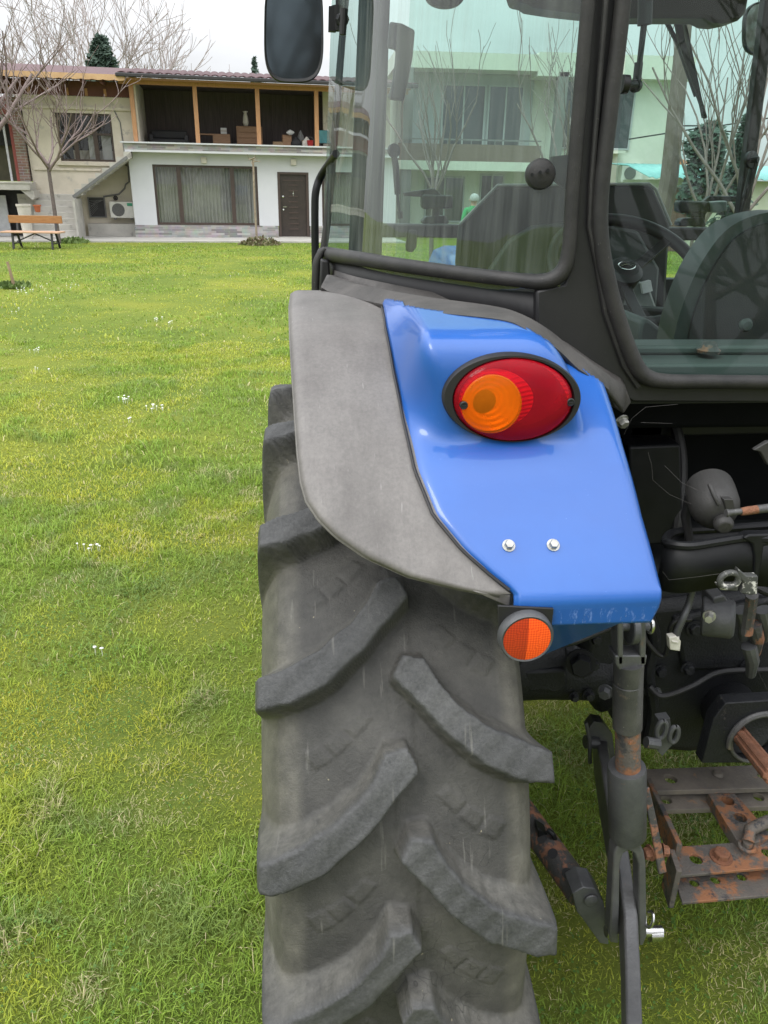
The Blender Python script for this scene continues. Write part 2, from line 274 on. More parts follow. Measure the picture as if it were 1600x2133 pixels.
mat('turquoise_roof', (.16, .36, .36), (.20, .42, .41), scale=3, rough=.5)
mat('orange_tile', (.42, .17, .075), (.33, .12, .05), scale=8, rough=.8)
mat('shed_wall', (.55, .54, .44), (.48, .47, .39), scale=2, rough=.9)
mat('brown_door', (.15, .085, .06), (.11, .06, .045), rough=.7)
mat('pole_brown', (.13, .10, .09), (.17, .135, .12), scale=5, rough=.85, stretch=(6, 6, .6))
mat('wire_black', (.03, .03, .03), rough=.6)
mat('shirt_green', (.03, .33, .11), (.022, .26, .085), scale=8, rough=.85)
mat('trouser_dark', (.03, .035, .05), (.04, .045, .06), rough=.85)
mat('skin', (.52, .30, .22), (.46, .26, .19), rough=.5)
mat('hair_grey', (.42, .41, .40), (.32, .31, .30), scale=60, rough=.7)
mat('shoe_black', (.02, .02, .02), rough=.5)
mat('eye_dark', (.02, .02, .02), rough=.2)
mat('daisy_white', (.8, .8, .78), (.72, .72, .68), rough=.7)
mat('stake_wood', (.3, .22, .14), (.22, .16, .10), rough=.85)
brick_mat('stone_cladding', ((.50, .48, .465), (.20, .19, .19)), (.42, .41, .40), .42, .062, mort=.004, off=.37)
brick_mat('red_brick', ((.27, .17, .13), (.20, .12, .095)), (.33, .31, .28), .25, .08)
glass_mat('house_glass', (.80, .82, .82), dust_amt=.02, ior=1.6)
M = MATS

# ------------------------------------------------------------------ mesh helpers
def world_mat(o):
    m = Matrix.Translation(o.location) @ o.rotation_euler.to_matrix().to_4x4()
    if o.parent: m = world_mat(o.parent) @ o.matrix_parent_inverse @ m
    return m
def thing(name, label, cat, loc=(0, 0, 0), rotz=0, group=None, kind=None):
    o = bpy.data.objects.new(name, None); COL.objects.link(o); o.location = loc; o.rotation_euler = (0, 0, rotz); o.empty_display_size = .1
    o['label'] = label; o['category'] = cat
    if group: o['group'] = group
    if kind: o['kind'] = kind
    return o
def tag(o, label, cat, group=None, kind=None):
    o['label'] = label; o['category'] = cat
    if group: o['group'] = group
    if kind: o['kind'] = kind
    return o

class MB:
    def __init__(s): s.v = []; s.f = []; s.mi = []
    def add(s, vs, fs, mi=0):
        n = len(s.v); s.v += [tuple(p) for p in vs]; s.f += [tuple(i+n for i in q) for q in fs]; s.mi += [mi]*len(fs); return s
    def box(s, lo, hi, M_=None, mi=0):
        x0, y0, z0 = lo; x1, y1, z1 = hi
        vs = [V(x, y, z) for z in (z0, z1) for y in (y0, y1) for x in (x0, x1)]
        if M_ is not None: vs = [M_ @ p for p in vs]
        return s.add(vs, [(0, 2, 3, 1), (4, 5, 7, 6), (0, 1, 5, 4), (2, 6, 7, 3), (0, 4, 6, 2), (1, 3, 7, 5)], mi)
    def tube(s, pts, rad, n=10, caps=True, flat=None, mi=0):
        pts = [Vector(p) for p in pts]; k = len(pts); rs = rad if isinstance(rad, (list, tuple)) else [rad]*k
        up = None; vs = []; fs = []
        for i, p in enumerate(pts):
            d = (pts[min(i+1, k-1)]-pts[max(i-1, 0)]); d = d.normalized() if d.length > 1e-9 else V(0, 0, 1)
            if up is None:
                a = V(0, 0, 1) if abs(d.z) < .9 else V(1, 0, 0); up = (a-d*a.dot(d)).normalized()
            else:
                up = up-d*up.dot(d); up = up.normalized() if up.length > 1e-6 else d.orthogonal().normalized()
            sd = d.cross(up)
            for j in range(n):
                a = 2*pi*j/n; vs.append(p+(up*cos(a)+sd*sin(a))*rs[i])
        for i in range(k-1):
            for j in range(n): fs.append((i*n+j, i*n+(j+1) % n, (i+1)*n+(j+1) % n, (i+1)*n+j))
        if caps: fs.append(tuple(range(n))[::-1]); fs.append(tuple(range((k-1)*n, k*n)))
        return s.add(vs, fs, mi)
    def beam(s, pts, w, t, wdir, mi=0):
        # flat bar through pts: width w along wdir, thickness t across
        pts = [Vector(p) for p in pts]; k = len(pts); vs = []; fs = []; wdir = Vector(wdir)
        ws = w if isinstance(w, (list, tuple)) else [w]*k
        for i, p in enumerate(pts):
            d = (pts[min(i+1, k-1)]-pts[max(i-1, 0)]).normalized(); a = (wdir-d*wdir.dot(d)).normalized(); b = d.cross(a)
            for sa, sb in ((-1, -1), (1, -1), (1, 1), (-1, 1)): vs.append(p+a*(sa*ws[i]/2)+b*(sb*t/2))
        for i in range(k-1):
            for j in range(4): fs.append((i*4+j, i*4+(j+1) % 4, (i+1)*4+(j+1) % 4, (i+1)*4+j))
        fs += [(3, 2, 1, 0), tuple(range(4*k-4, 4*k))]
        return s.add(vs, fs, mi)
    def lathe(s, prof, o, axis, n=24, mi=0, arc=None):
        o = Vector(o); ax = Vector(axis).normalized(); a = ax.orthogonal().normalized(); b = ax.cross(a); vs = []; fs = []; k = len(prof)
        for r, h in prof:
            for j in range(n): vs.append(o+ax*h+(a*cos(2*pi*j/n)+b*sin(2*pi*j/n))*r)
        for i in range(k-1):
            for j in range(n): fs.append((i*n+j, i*n+(j+1) % n, (i+1)*n+(j+1) % n, (i+1)*n+j))
        if prof[0][0] > 1e-5: fs.append(tuple(range(n))[::-1])
        if prof[-1][0] > 1e-5: fs.append(tuple(range((k-1)*n, k*n)))
        return s.add(vs, fs, mi)
    def cyl(s, p, q, r, n=16, mi=0): return s.tube([p, q], r, n, mi=mi)
    def hexbolt(s, p, axis, r, h): 
        p = Vector(p); ax = Vector(axis).normalized()
        s.lathe([(r*1.35, 0), (r*1.35, h*.2)], p, ax, 16); s.lathe([(r, h*.2), (r, h*.85), (r*.85, h)], p, ax, 6); return s
    def grid(s, rows, mi=0, closed=False):
        m = len(rows); n = len(rows[0]); vs = [p for r in rows for p in r]; fs = []
        for i in range(m-1):
            for j in range(n if closed else n-1):
                fs.append((i*n+j, i*n+(j+1) % n, (i+1)*n+(j+1) % n, (i+1)*n+j))
        return s.add(vs, fs, mi)
    def prism(s, pts, ext, mi=0):
        pts = [Vector(p) for p in pts]; ext = Vector(ext); n = len(pts)
        return s.add(pts+[p+ext for p in pts], [tuple(range(n))[::-1], tuple(range(n, 2*n))]+[(i, (i+1) % n, n+(i+1) % n, n+i) for i in range(n)], mi)
    def plate(s, o, ux, uy, outline, holes, t, mi=0, hn=18):
        # flat plate with round holes: outline in (a,b) along ux,uy; holes (a,b,r)
        bm = bmesh.new(); o = Vector(o); ux = Vector(ux).normalized(); uy = Vector(uy).normalized(); nz = ux.cross(uy)
        es = []
        def loop(pl):
            vs = [bm.verts.new(o+ux*a+uy*b) for a, b in pl]
            for i in range(len(vs)): es.append(bm.edges.new((vs[i], vs[(i+1) % len(vs)])))
        loop(outline)
        for a, b, r in holes: loop([(a+r*cos(2*pi*i/hn), b+r*sin(2*pi*i/hn)) for i in range(hn)])
        bmesh.ops.triangle_fill(bm, use_beauty=True, use_dissolve=False, edges=es, normal=nz)
        r = bmesh.ops.extrude_face_region(bm, geom=bm.faces[:])
        for e in r['geom']:
            if isinstance(e, bmesh.types.BMVert): e.co -= nz*t
        bmesh.ops.recalc_face_normals(bm, faces=bm.faces[:])
        bm.verts.index_update(); s.add([v.co.copy() for v in bm.verts], [[v.index for v in f.verts] for f in bm.faces], mi); bm.free(); return s
    def build(s, name, m, parent=None, smooth=True, bevel=0, solid=0, soff=-1, sharp=35, sub=0, world=False, fixn=True):
        me = bpy.data.meshes.new(name); me.from_pydata(s.v, [], s.f)
        ms = m if isinstance(m, (list, tuple)) else [m]
        for x in ms: me.materials.append(MATS[x])
        if len(ms) > 1: me.polygons.foreach_set('material_index', s.mi)
        if fixn:
            bm = bmesh.new(); bm.from_mesh(me); bmesh.ops.recalc_face_normals(bm, faces=bm.faces[:]); bm.to_mesh(me); bm.free()
        if smooth:
            me.polygons.foreach_set('use_smooth', [True]*len(me.polygons))
            if sharp: me.set_sharp_from_angle(angle=radians(sharp))
        me.update()
        o = bpy.data.objects.new(name, me); COL.objects.link(o)
        if parent:
            o.parent = parent
            if world: o.matrix_parent_inverse = world_mat(parent).inverted()
        if solid:
            md = o.modifiers.new('solid', 'SOLIDIFY'); md.thickness = solid; md.offset = soff
        if bevel:
            md = o.modifiers.new('bevel', 'BEVEL'); md.width = bevel; md.segments = 2; md.limit_method = 'ANGLE'; md.angle_limit = radians(40); md.harden_normals = False
        if sub:
            md = o.modifiers.new('sub', 'SUBSURF'); md.levels = sub; md.render_levels = sub
        return o

def resample(pl, n):
    pl = [np.array(p, float) for p in pl]; d = [0]
    for a, b in zip(pl, pl[1:]): d.append(d[-1]+np.linalg.norm(b-a))
    d = np.array(d); A = np.array(pl); t = np.linspace(0, d[-1], n)
    return [np.array([np.interp(x, d, A[:, k]) for k in range(A.shape[1])]) for x in t]
def catmull(pl, n):
    A = np.array(pl, float); k = len(A); out = []
    E_ = np.vstack([2*A[0]-A[1], A, 2*A[-1]-A[-2]])
    for t in np.linspace(0, k-1-1e-9, n):
        i = int(t); u = t-i; p0, p1, p2, p3 = E_[i], E_[i+1], E_[i+2], E_[i+3]
        out.append(.5*((2*p1)+(-p0+p2)*u+(2*p0-5*p1+4*p2-p3)*u*u+(-p0+3*p1-3*p2+p3)*u**3))
    return out
def pp(l): return [P(*q) for q in l]
def tpx(mb, pts, n=12, caps=True):     # tube through photo points (x, y, metres ahead, radius in photo pixels)
    ps = [P(x, y, Y) for x, y, Y, r in pts]
    return mb.tube(ps, [q[3]*depth(p)/F for q, p in zip(pts, ps)], n, caps)
def lerp(a, b, t): return a+(b-a)*t
def sstep(x): x = np.clip(x, 0, 1); return x*x*(3-2*x)

# ================================================================== TRACTOR
tractor = thing('tractor', 'blue tractor with a black cab parked on the lawn, seen from behind', 'tractor', (.93, 1.9, 0))
def T(mb, name, m, parent=None, **k): return mb.build(name, m, parent or tractor, world=True, **k)
AY, AZ, WX = 1.396, .70, .112            # wheel axle and mid-plane of the left rear wheel

# ---- tyre: one surface, lugs raised out of the carcass
SEC = np.array([  # carcass u, r | lug crown u, r
 (0, .6975, 0, .742), (.05, .6975, .055, .7415), (.10, .695, .112, .7405), (.14, .690, .158, .739), (.158, .683, .182, .738), (.170, .672, .1935, .735),
 (.178, .655, .198, .714), (.187, .628, .2005, .672), (.196, .590, .203, .615), (.203, .54, .203, .54), (.199, .48, .199, .48), (.187, .425, .187, .425), (.168, .388, .168, .388), (.150, .380, .150, .380)])
ln = [0]
for a, b in zip(SEC, SEC[1:]): ln.append(ln[-1]+max(np.hypot(b[0]-a[0], b[1]-a[1]), np.hypot(b[2]-a[2], b[3]-a[3])))
ln = np.array(ln)
ss = np.concatenate([np.linspace(0, ln[6], 60), np.linspace(ln[6], ln[-1], 30)[1:]])
half = np.array([[np.interp(x, ln, SEC[:, k]) for k in range(4)] for x in ss])
for k in range(4):                        # soften the section
    q = half[:, k].copy(); q[1:-1] = (half[:-2, k]+2*half[1:-1, k]+half[2:, k])/4; half[:, k] = q
sec = np.concatenate([half[::-1]*np.array([-1, 1, -1, 1]), half[1:]])     # signed u from left bead to right bead
UU = [-.014, .0, .029, .047, .071, .113, .166, .198, .25]; AU = [32.9, 35.0, 34.7, 32.1, 29.8, 27.2, 25.3, 24.4, 24.2]
UL = [-.014, .013, .051, .102, .159, .197, .25]; AL = [32.3, 30.15, 26.7, 23.35, 21.4, 20.95, 20.8]
def lug_mask(u, a, ph):
    au = np.interp(u, UU, AU)+ph; al = np.interp(u, UL, AL)+ph; c = (au+al)/2; h = (au-al)/2
    d = (a-c+9) % 18-9
    wu = np.interp(u, [0, .05, .2], [.9, 1.9, 2.3]); wl = np.interp(u, [0, .2], [.55, .75])
    out = np.where(d > 0, (np.abs(d)-h+.25)/wu, (np.abs(d)-h+.2)/wl)
    m = np.clip(1-out, 0, 1)
    m = np.where(d > 0, m**1.7, sstep(m))
    return m*sstep((u+.019)/.007)
NR = 1440
A = np.arange(NR)*(360/NR)
aa, jj = np.meshgrid(A, np.arange(len(sec)), indexing='ij')
ut = sec[jj, 2]
wob = .10*np.sin(aa*.31+ut*38)+.07*np.sin(aa*.83+ut*93)+.05*np.sin(aa*1.7-ut*231)          # worn, uneven lug edges
mask = np.maximum(lug_mask(-ut, aa+wob, 0), lug_mask(ut, aa+wob, 9.45))
ub = sec[jj, 0]*(1-mask)+sec[jj, 2]*mask; rr = sec[jj, 1]*(1-mask)+sec[jj, 3]*mask
# moulded pads between the lugs and the seam along the crown
for sgn, ph in ((-1, 0), (1, 9.45)):
    u = sgn*ut; ctr = (np.interp(u, UU, AU)+np.interp(u, UL, AL))/2+ph+9.6
    d = (aa-ctr+9) % 18-9
    u = u-.62*d*.0128
    for u0, u1, hgt in ((.055, .083, .0022), (.086, .114, .0022), (.117, .145, .0022)):
        e = np.minimum(np.minimum(u-u0, u1-u), (1.25-np.abs(d))*.0128)
        rr = rr+hgt*np.clip(e/.0016, 0, 1)*(mask < .02)
rr = rr+.0018*np.clip((.016-np.abs(ut))/.002, 0, 1)*(1-mask)
rr = rr+(.0009*np.sin(aa*.71+ut*61)+.0007*np.sin(aa*1.9-ut*140))*mask
ar = np.radians(aa)
vx = WX+ub; vy = AY-rr*np.cos(ar); vz = AZ+rr*np.sin(ar)
nC = len(sec)
co = np.stack([vx, vy, vz], -1).reshape(-1, 3)
i0 = np.arange(NR)[:, None]; j0 = np.arange(nC-1)[None, :]
q = np.stack([i0*nC+j0, ((i0+1) % NR)*nC+j0, ((i0+1) % NR)*nC+j0+1, i0*nC+j0+1], -1).reshape(-1, 4)
def np_mesh(name, co, quads, m, attrs=None, tris=None, smooth=True):
    me = bpy.data.meshes.new(name); me.vertices.add(len(co)); me.vertices.foreach_set('co', np.ascontiguousarray(co, dtype=np.float32).ravel())
    idx = [np.asarray(quads, dtype=np.int32).ravel()] if quads is not None else []; sizes = [np.full(len(quads), 4, np.int32)] if quads is not None else []
    if tris is not None: idx.append(np.asarray(tris, dtype=np.int32).ravel()); sizes.append(np.full(len(tris), 3, np.int32))
    idx = np.concatenate(idx); sizes = np.concatenate(sizes); st = np.concatenate([[0], np.cumsum(sizes)[:-1]]).astype(np.int32)
    me.loops.add(len(idx)); me.loops.foreach_set('vertex_index', idx); me.polygons.add(len(sizes)); me.polygons.foreach_set('loop_start', st); me.polygons.foreach_set('loop_total', sizes)
    me.polygons.foreach_set('use_smooth', [smooth]*len(sizes))
    for k, v in (attrs or {}).items():
        if v.ndim == 1: at = me.attributes.new(k, 'FLOAT', 'POINT'); at.data.foreach_set('value', v.astype(np.float32))
        else: at = me.attributes.new(k, 'FLOAT_COLOR', 'POINT'); at.data.foreach_set('color', v.astype(np.float32).ravel())
    me.materials.append(MATS[m]); me.update(); me.validate()
    return me
top_at = np.clip((mask-.72)/.25, 0, 1).reshape(-1)
tyre_me = np_mesh('tyre', co-np.array([WX, AY, AZ]), q[:, ::-1], 'tyre_rubber', {'lug': top_at, 'shoulder': (np.clip((np.abs(ut)-.150)/.02, 0, 1)*(1-np.clip(mask/.3, 0, 1))).reshape(-1), 'ramp': (np.clip(mask/.12, 0, 1)*np.clip((.9-mask)/.2, 0, 1)).reshape(-1)})
def rim_mb():
    b = MB()
    b.lathe([(.385, -.16), (.37, -.155), (.35, -.12), (.33, -.05), (.33, .05), (.35, .12), (.37, .155), (.385, .16)], (0, 0, 0), (1, 0, 0), 48)
    b.lathe([(.335, -.03), (.26, -.06), (.16, -.055), (.12, -.02), (.12, .06), (.0, .06)], (0, 0, 0), (1, 0, 0), 40)
    for k in range(8): b.hexbolt((-.058, .2*cos(k*pi/4), .2*sin(k*pi/4)), (-1, 0, 0), .016, .02)
    return b
def put_wheel(x, lab=None):
    w = bpy.data.objects.new('rear_wheel', None); COL.objects.link(w); w.parent = tractor; w.empty_display_size = .1
    w.location = (x-.93, AY-1.9, AZ)
    t = bpy.data.objects.new('tyre', tyre_me); COL.objects.link(t); t.parent = w
    rim_mb().build('rim', 'rim_white', w)
    return w
put_wheel(WX); wr = put_wheel(1.748)

# ---- fender: side profile in (Y, Z), swept across; outlines traced on that surface
prof = []
for al in np.linspace(66, 8, 40):
    r = .822+(.897-.822)*(66-al)/58; prof.append((AY-r*sin(radians(al)), AZ+r*cos(radians(al))))
prof += [(1.34, 1.5905), (1.42, 1.593), (1.52, 1.594), (1.60, 1.5945)]
prof = np.array(prof)[::-1]               # from the front over the top and down the back
pl_ = np.concatenate([[0], np.cumsum(np.hypot(*np.diff(prof, axis=0).T))])
def prof_at(s, off=0):
    y = np.interp(s, pl_, prof[:, 0]); z = np.interp(s, pl_, prof[:, 1])
    y1 = np.interp(s+.01, pl_, prof[:, 0])-np.interp(s-.01, pl_, prof[:, 0]); z1 = np.interp(s+.01, pl_, prof[:, 1])-np.interp(s-.01, pl_, prof[:, 1]); l = np.hypot(y1, z1)+1e-9
    return y+z1/l*off, z-y1/l*off
def hitprof(x, y):
    d = ray(x, y); best = None
    for i in range(len(prof)-1):
        a = prof[i]; e = prof[i+1]-a
        den = d[1]*e[1]-d[2]*e[0]
        if abs(den) < 1e-12: continue
        t = (a[0]*e[1]-(a[1]-CAM_H)*e[0])/den; k = (a[0]*d[2]-(a[1]-CAM_H)*d[1])/den
        if -1e-6 <= k <= 1+1e-6 and t > 0 and (best is None or t < best[0]): best = (t, pl_[i]+k*(pl_[i+1]-pl_[i]))
    if best is None: return None
    t, s = best; return float(d[0]*t), float(s)
def trace(l):
    o = [hitprof(*p) for p in l]; o = [p for p in o if p]; o.sort(key=lambda p: p[1]); return np.array(o)
gl_ = trace([(604, 632), (606, 700), (611, 780), (617, 870), (622, 940), (629, 1000), (640, 1040), (665, 1078), (700, 1113), (760, 1155), (850, 1196), (950, 1221), (1062, 1243)])
gr_ = trace([(792, 634), (802, 690), (818, 780), (838, 880), (862, 985), (900, 1078), (960, 1150), (1015, 1198), (1066, 1238)])
rt_ = trace([(1262, 806), (1300, 930), (1340, 1078), (1372, 1195), (1380, 1226)])
S_END = min(gl_[-1, 1], gr_[-1, 1]); S_CREST = pl_[4]
b = MB(); rows = []
for s in np.concatenate([np.linspace(0, S_CREST, 14), np.linspace(S_CREST, S_END, 90)[1:]]):
    xl = np.interp(s, gl_[:, 1], gl_[:, 0]); xr = max(np.interp(s, gr_[:, 1], gr_[:, 0])-.002+.016*float(sstep(np.array((S_END-s-.008)/.05))), xl+.002)
    if s < S_CREST: xr = np.interp(S_CREST, gr_[:, 1], gr_[:, 0])+.014
    row = []
    for t in np.linspace(0, 1, 26):
        drop = .006*(1-sstep(t/.06))       # rolled outer edge
        y, z = prof_at(s, -drop); row.append((xl+(xr-xl)*t, y, z))
    rows.append(row)
b.grid(rows); fend_v, fend_f = list(b.v), list(b.f)
fend_g = T(b, 'fender_extension', 'grey_fender_rubber', solid=.006, soff=0, sharp=0)
b = MB(); b.tube([r[0] for r in rows], .0032, 8)
T(b, 'fender_rim', 'grey_fender_rubber', fend_g)
tip = rows[-1]
b = MB(); a0 = Vector(tip[-1]); b.prism([P(985, 1232, a0.y), P(1064, 1240, a0.y), P(1062, 1266, a0.y+.004)], (0, .02, 0)); T(b, 'fender_tip', 'grey_fender_rubber', fend_g, bevel=.002)

# blue panel with its lamp pod in one skin
OFF = .007
pb = hitprof(1075, 921); y0p, z0p = prof_at(pb[1], OFF); S0 = pb[1]
S_LO = hitprof(1200, 1236)[1]
xa = P(850, 780, y0p).x; xb = P(1216, 860, y0p).x; x_flat = P(1085, 760, y0p).x
zt0 = P(1000, 697, y0p).z
def pod_poly(zt):
    return np.array([(y0p, z0p), (y0p-.003, z0p+.03), (y0p-.003, zt-.034), (y0p+.003, zt-.018), (y0p+.014, zt-.006), (y0p+.032, zt), (1.20, zt+.004), (1.42, zt+.012)])
S_TOP = S_CREST-.10
UP = (zt0-.01-z0p)/(zt0-z0p+.44)
def blue_pt(x, s):
    yb, zb = prof_at(s, OFF)
    if s >= S0: 
        return x, yb, zb
    u = (S0-s)/(S0-S_TOP)
    zt = zt0-.085*max(0, (x-x_flat)/(xb-x_flat))**2.6
    po = pod_poly(zt); L = np.concatenate([[0], np.cumsum(np.hypot(*np.diff(po, axis=0).T))]); k = u*L[-1]
    yp = np.interp(k, L, po[:, 0]); zp = np.interp(k, L, po[:, 1])
    v = min(1, u/UP); back = max(0, (u-UP)/(1-UP))
    w0 = .046*(1-v)+.018+.06*back
    t = np.clip((x-xa-.012*(1-v)+.03*back)/w0, 0, 1); m = (.45*t+.55*sstep(t))*sstep((xb+.004-x)/.012)
    return x, yb+(yp-yb)*m, zb+(zp-zb)*m
fl_low = [(640, 590), (668, 598), (700, 612), (790, 632), (900, 650), (1045, 666), (1100, 688), (1160, 726), (1205, 768), (1262, 806), (1300, 850)]
rows = []
for s in np.concatenate([np.linspace(S_TOP, S0, 74), np.linspace(S0, S_LO, 60)[1:]]):
    xl = np.interp(s, gr_[:, 1], gr_[:, 0])+.002; xr = np.interp(s, rt_[:, 1], rt_[:, 0])
    row = []
    for t in np.linspace(0, 1, 110):
        x, y, z = blue_pt(xl+(xr-xl)*t, s)
        e = .007*(1-sstep(t/.035))+.010*(1-sstep((1-t)/.03)); row.append((x, y+e*.8, z-e*.6))
    rows.append(row)
arr = np.array(rows, float)
for _ in range(14): arr[1:-1, 1:-1] = arr[1:-1, 1:-1]*.4+.15*(arr[:-2, 1:-1]+arr[2:, 1:-1]+arr[1:-1, :-2]+arr[1:-1, 2:])
rows = [[tuple(p) for p in r] for r in arr]
# bottom lip turned down
n_panel = len(rows)
p1 = np.array(rows[-1])[:, 1:].mean(0); p0 = np.array(rows[-4])[:, 1:].mean(0); t0 = p1-p0; a0 = atan2(t0[1], t0[0]); a1 = radians(-84)
if a0 > 0: a0 -= 2*pi
cur = rows[-1]
for k in range(1, 17):
    a = a0+(a1-a0)*min(1, k/8); L_ = .0024 if k <= 8 else .0036; xr_ = cur[-1][0]; sh = .0009 if k > 9 else .0002
    cur = [(p[0]-sh*sstep(np.array((p[0]-xr_+.03)/.03)), p[1]+cos(a)*L_, p[2]+sin(a)*L_) for p in cur]; rows.append(cur)
rows.append([(p[0], p[1]+.012, p[2]-.002) for p in cur])
b = MB(); b.grid(rows)
from mathutils.bvhtree import BVHTree
skin_b = BVHTree.FromPolygons([Vector(v) for v in b.v], b.f); skin_g = BVHTree.FromPolygons([Vector(v) for v in fend_v], fend_f)
# trim where the cab flange lies on the fender
def pxof(p):
    d = np.array(p)-CO; z = d @ f_; return CX+F*(d @ r_)/z, CY-F*(d @ u_)/z
fx = [p[0] for p in fl_low]; fy = [p[1] for p in fl_low]
keep = []
pj = [pxof(v) for v in b.v]
for f in b.f:
    cx = sum(pj[i][0] for i in f)/4; cy = sum(pj[i][1] for i in f)/4
    if cy > np.interp(cx, fx, fy)-(12 if cx < 840 else 5): keep.append(f)
b.f = keep; b.mi = [1 if min(f)//110 >= n_panel+8 else 0 for f in keep]
fend_b = T(b, 'fender_panel', ['blue_paint', 'blue_paint_scuffed'], solid=.005, soff=-1, sharp=0)
b = MB(); b.prism([P(1085, 1262, .86), P(1372, 1268, .86), P(1322, 1276, .93), P(1112, 1374, 1.0)], (0, .03, 0)); T(b, 'panel_stay', 'blue_paint', fend_b, bevel=.003)
b = MB(); b.tube([V(np.interp(q, gr_[:, 1], gr_[:, 0])+.0005, *prof_at(q, .0065)) for q in np.linspace(gr_[0, 1]+.004, gr_[-1, 1]-.004, 60)], .0022, 6); T(b, 'panel_seam_shade', 'black_plastic', fend_b)  # dark strip standing in for the shadow in the gap between the panels
for x, y in ((1057, 1141), (1149, 1140)):
    h = hitprof(x, y); yy, zz = prof_at(h[1], OFF); y2, z2 = prof_at(h[1], OFF+.05); n = V(0, y2-yy, z2-zz).normalized()
    b = MB(); b.hexbolt(V(h[0], yy, zz), n, .0062, .008); T(b, 'fender_bolt', 'zinc_bolt', fend_b)

# ---- tail light on the pod
YL = y0p-.006; lc = P(1066, 829, YL); kz = depth(lc)/F
lamp = T(MB().lathe([(.03, .022), (.03, .045)], lc, (0, 1, 0), 20), 'tail_light', 'black_plastic')
def ell(cx, cy, ax, ay, rot, Y, n=72, sc=1.):
    c = P(cx, cy, Y); k = depth(c)/F; kv = abs(P(cx, cy-50, Y).z-P(cx, cy+50, Y).z)/100; out = []
    for i in range(n):
        t = 2*pi*i/n; a = ax*k*sc*cos(t); bb = ay*kv*sc*sin(t); out.append(V(c.x+a*cos(rot)-bb*sin(rot), Y, c.z+a*sin(rot)+bb*cos(rot)))
    return out
ROT = radians(-4)
b = MB(); outer = ell(1066, 829, 147, 91, ROT, YL)
R1 = [p+V(0, .016, 0) for p in outer]; R2 = [p+V(0, -.003, 0) for p in outer]; R3 = [p+V(0, -.007, 0) for p in ell(1066, 829.5, 144, 88.5, ROT, YL)]
R4 = [p+V(0, -.007, 0) for p in ell(1068, 832, 129.5, 87.3, ROT, YL)]; R5 = [p+V(0, .004, 0) for p in ell(1068, 832, 127.5, 86, ROT, YL)]
b.grid([R1, R2, R3, R4, R5], closed=True); T(b, 'bezel', 'black_plastic', lamp, sharp=50)
def dome(e): return -.016-.016*(1-e*e)**.5*.9
def dome_rows(cx, cy, ax, ay, rot, lift=0):
    rows = []
    for e in (.001, .15, .3, .45, .6, .72, .82, .9, .95, .98, 1.0):
        rows.append([p for p in ell(cx, cy, ax, ay, rot, YL, 80, e)])
    return rows
LE = (1068, 832, 126.5, 85.5)
lC = P(LE[0], LE[1], YL); lk = depth(lC)/F; lkv = abs(P(LE[0], LE[1]-50, YL).z-P(LE[0], LE[1]+50, YL).z)/100
def on_dome(p, lift):
    dx = p.x-lC.x; dz = p.z-lC.z; a = (dx*cos(-ROT)-dz*sin(-ROT))/(LE[2]*lk); bb = (dx*sin(-ROT)+dz*cos(-ROT))/(LE[3]*lkv); e = min(1, sqrt(a*a+bb*bb))
    return V(p.x, YL-.003-.019*sqrt(max(0, 1-e**2.6))-lift, p.z)
def shell_mat(name, tint, body, op):
    m = bpy.data.materials.new(name); m.use_nodes = True; nt = m.node_tree; L = nt.links.new; nt.nodes.remove(nt.nodes['Principled BSDF'])
    tr = node(nt, 'ShaderNodeBsdfTransparent'); tr.inputs[0].default_value = (*tint, 1); df = node(nt, 'ShaderNodeBsdfDiffuse'); df.inputs[0].default_value = (*body, 1)
    m1 = node(nt, 'ShaderNodeMixShader'); tc = node(nt, 'ShaderNodeTexCoord'); nz = node(nt, 'ShaderNodeTexNoise'); nz.inputs['Scale'].default_value = 18; nz.inputs['Detail'].default_value = 7; L(tc.outputs['Object'], nz.inputs['Vector'])
    mr = node(nt, 'ShaderNodeMapRange'); mr.inputs['To Min'].default_value = op*.5; mr.inputs['To Max'].default_value = op*1.5; L(nz.outputs['Fac'], mr.inputs['Value']); L(mr.outputs[0], m1.inputs[0]); L(tr.outputs[0], m1.inputs[1]); L(df.outputs[0], m1.inputs[2])
    gl = node(nt, 'ShaderNodeBsdfGlossy'); gl.inputs['Roughness'].default_value = .10; lw = node(nt, 'ShaderNodeLayerWeight'); lw.inputs[0].default_value = .25
    mu = node(nt, 'ShaderNodeMath', operation='MULTIPLY'); mu.inputs[1].default_value = .45; L(lw.outputs['Fresnel'], mu.inputs[0])
    m2 = node(nt, 'ShaderNodeMixShader'); L(mu.outputs[0], m2.inputs[0]); L(m1.outputs[0], m2.inputs[1]); L(gl.outputs[0], m2.inputs[2]); L(m2.outputs[0], nt.nodes['Material Output'].inputs[0]); MATS[name] = m
shell_mat('red_lens', (1.0, .07, .11), (.70, .016, .035), .30); shell_mat('orange_lens', (1.0, .36, .035), (.85, .20, .01), .36)
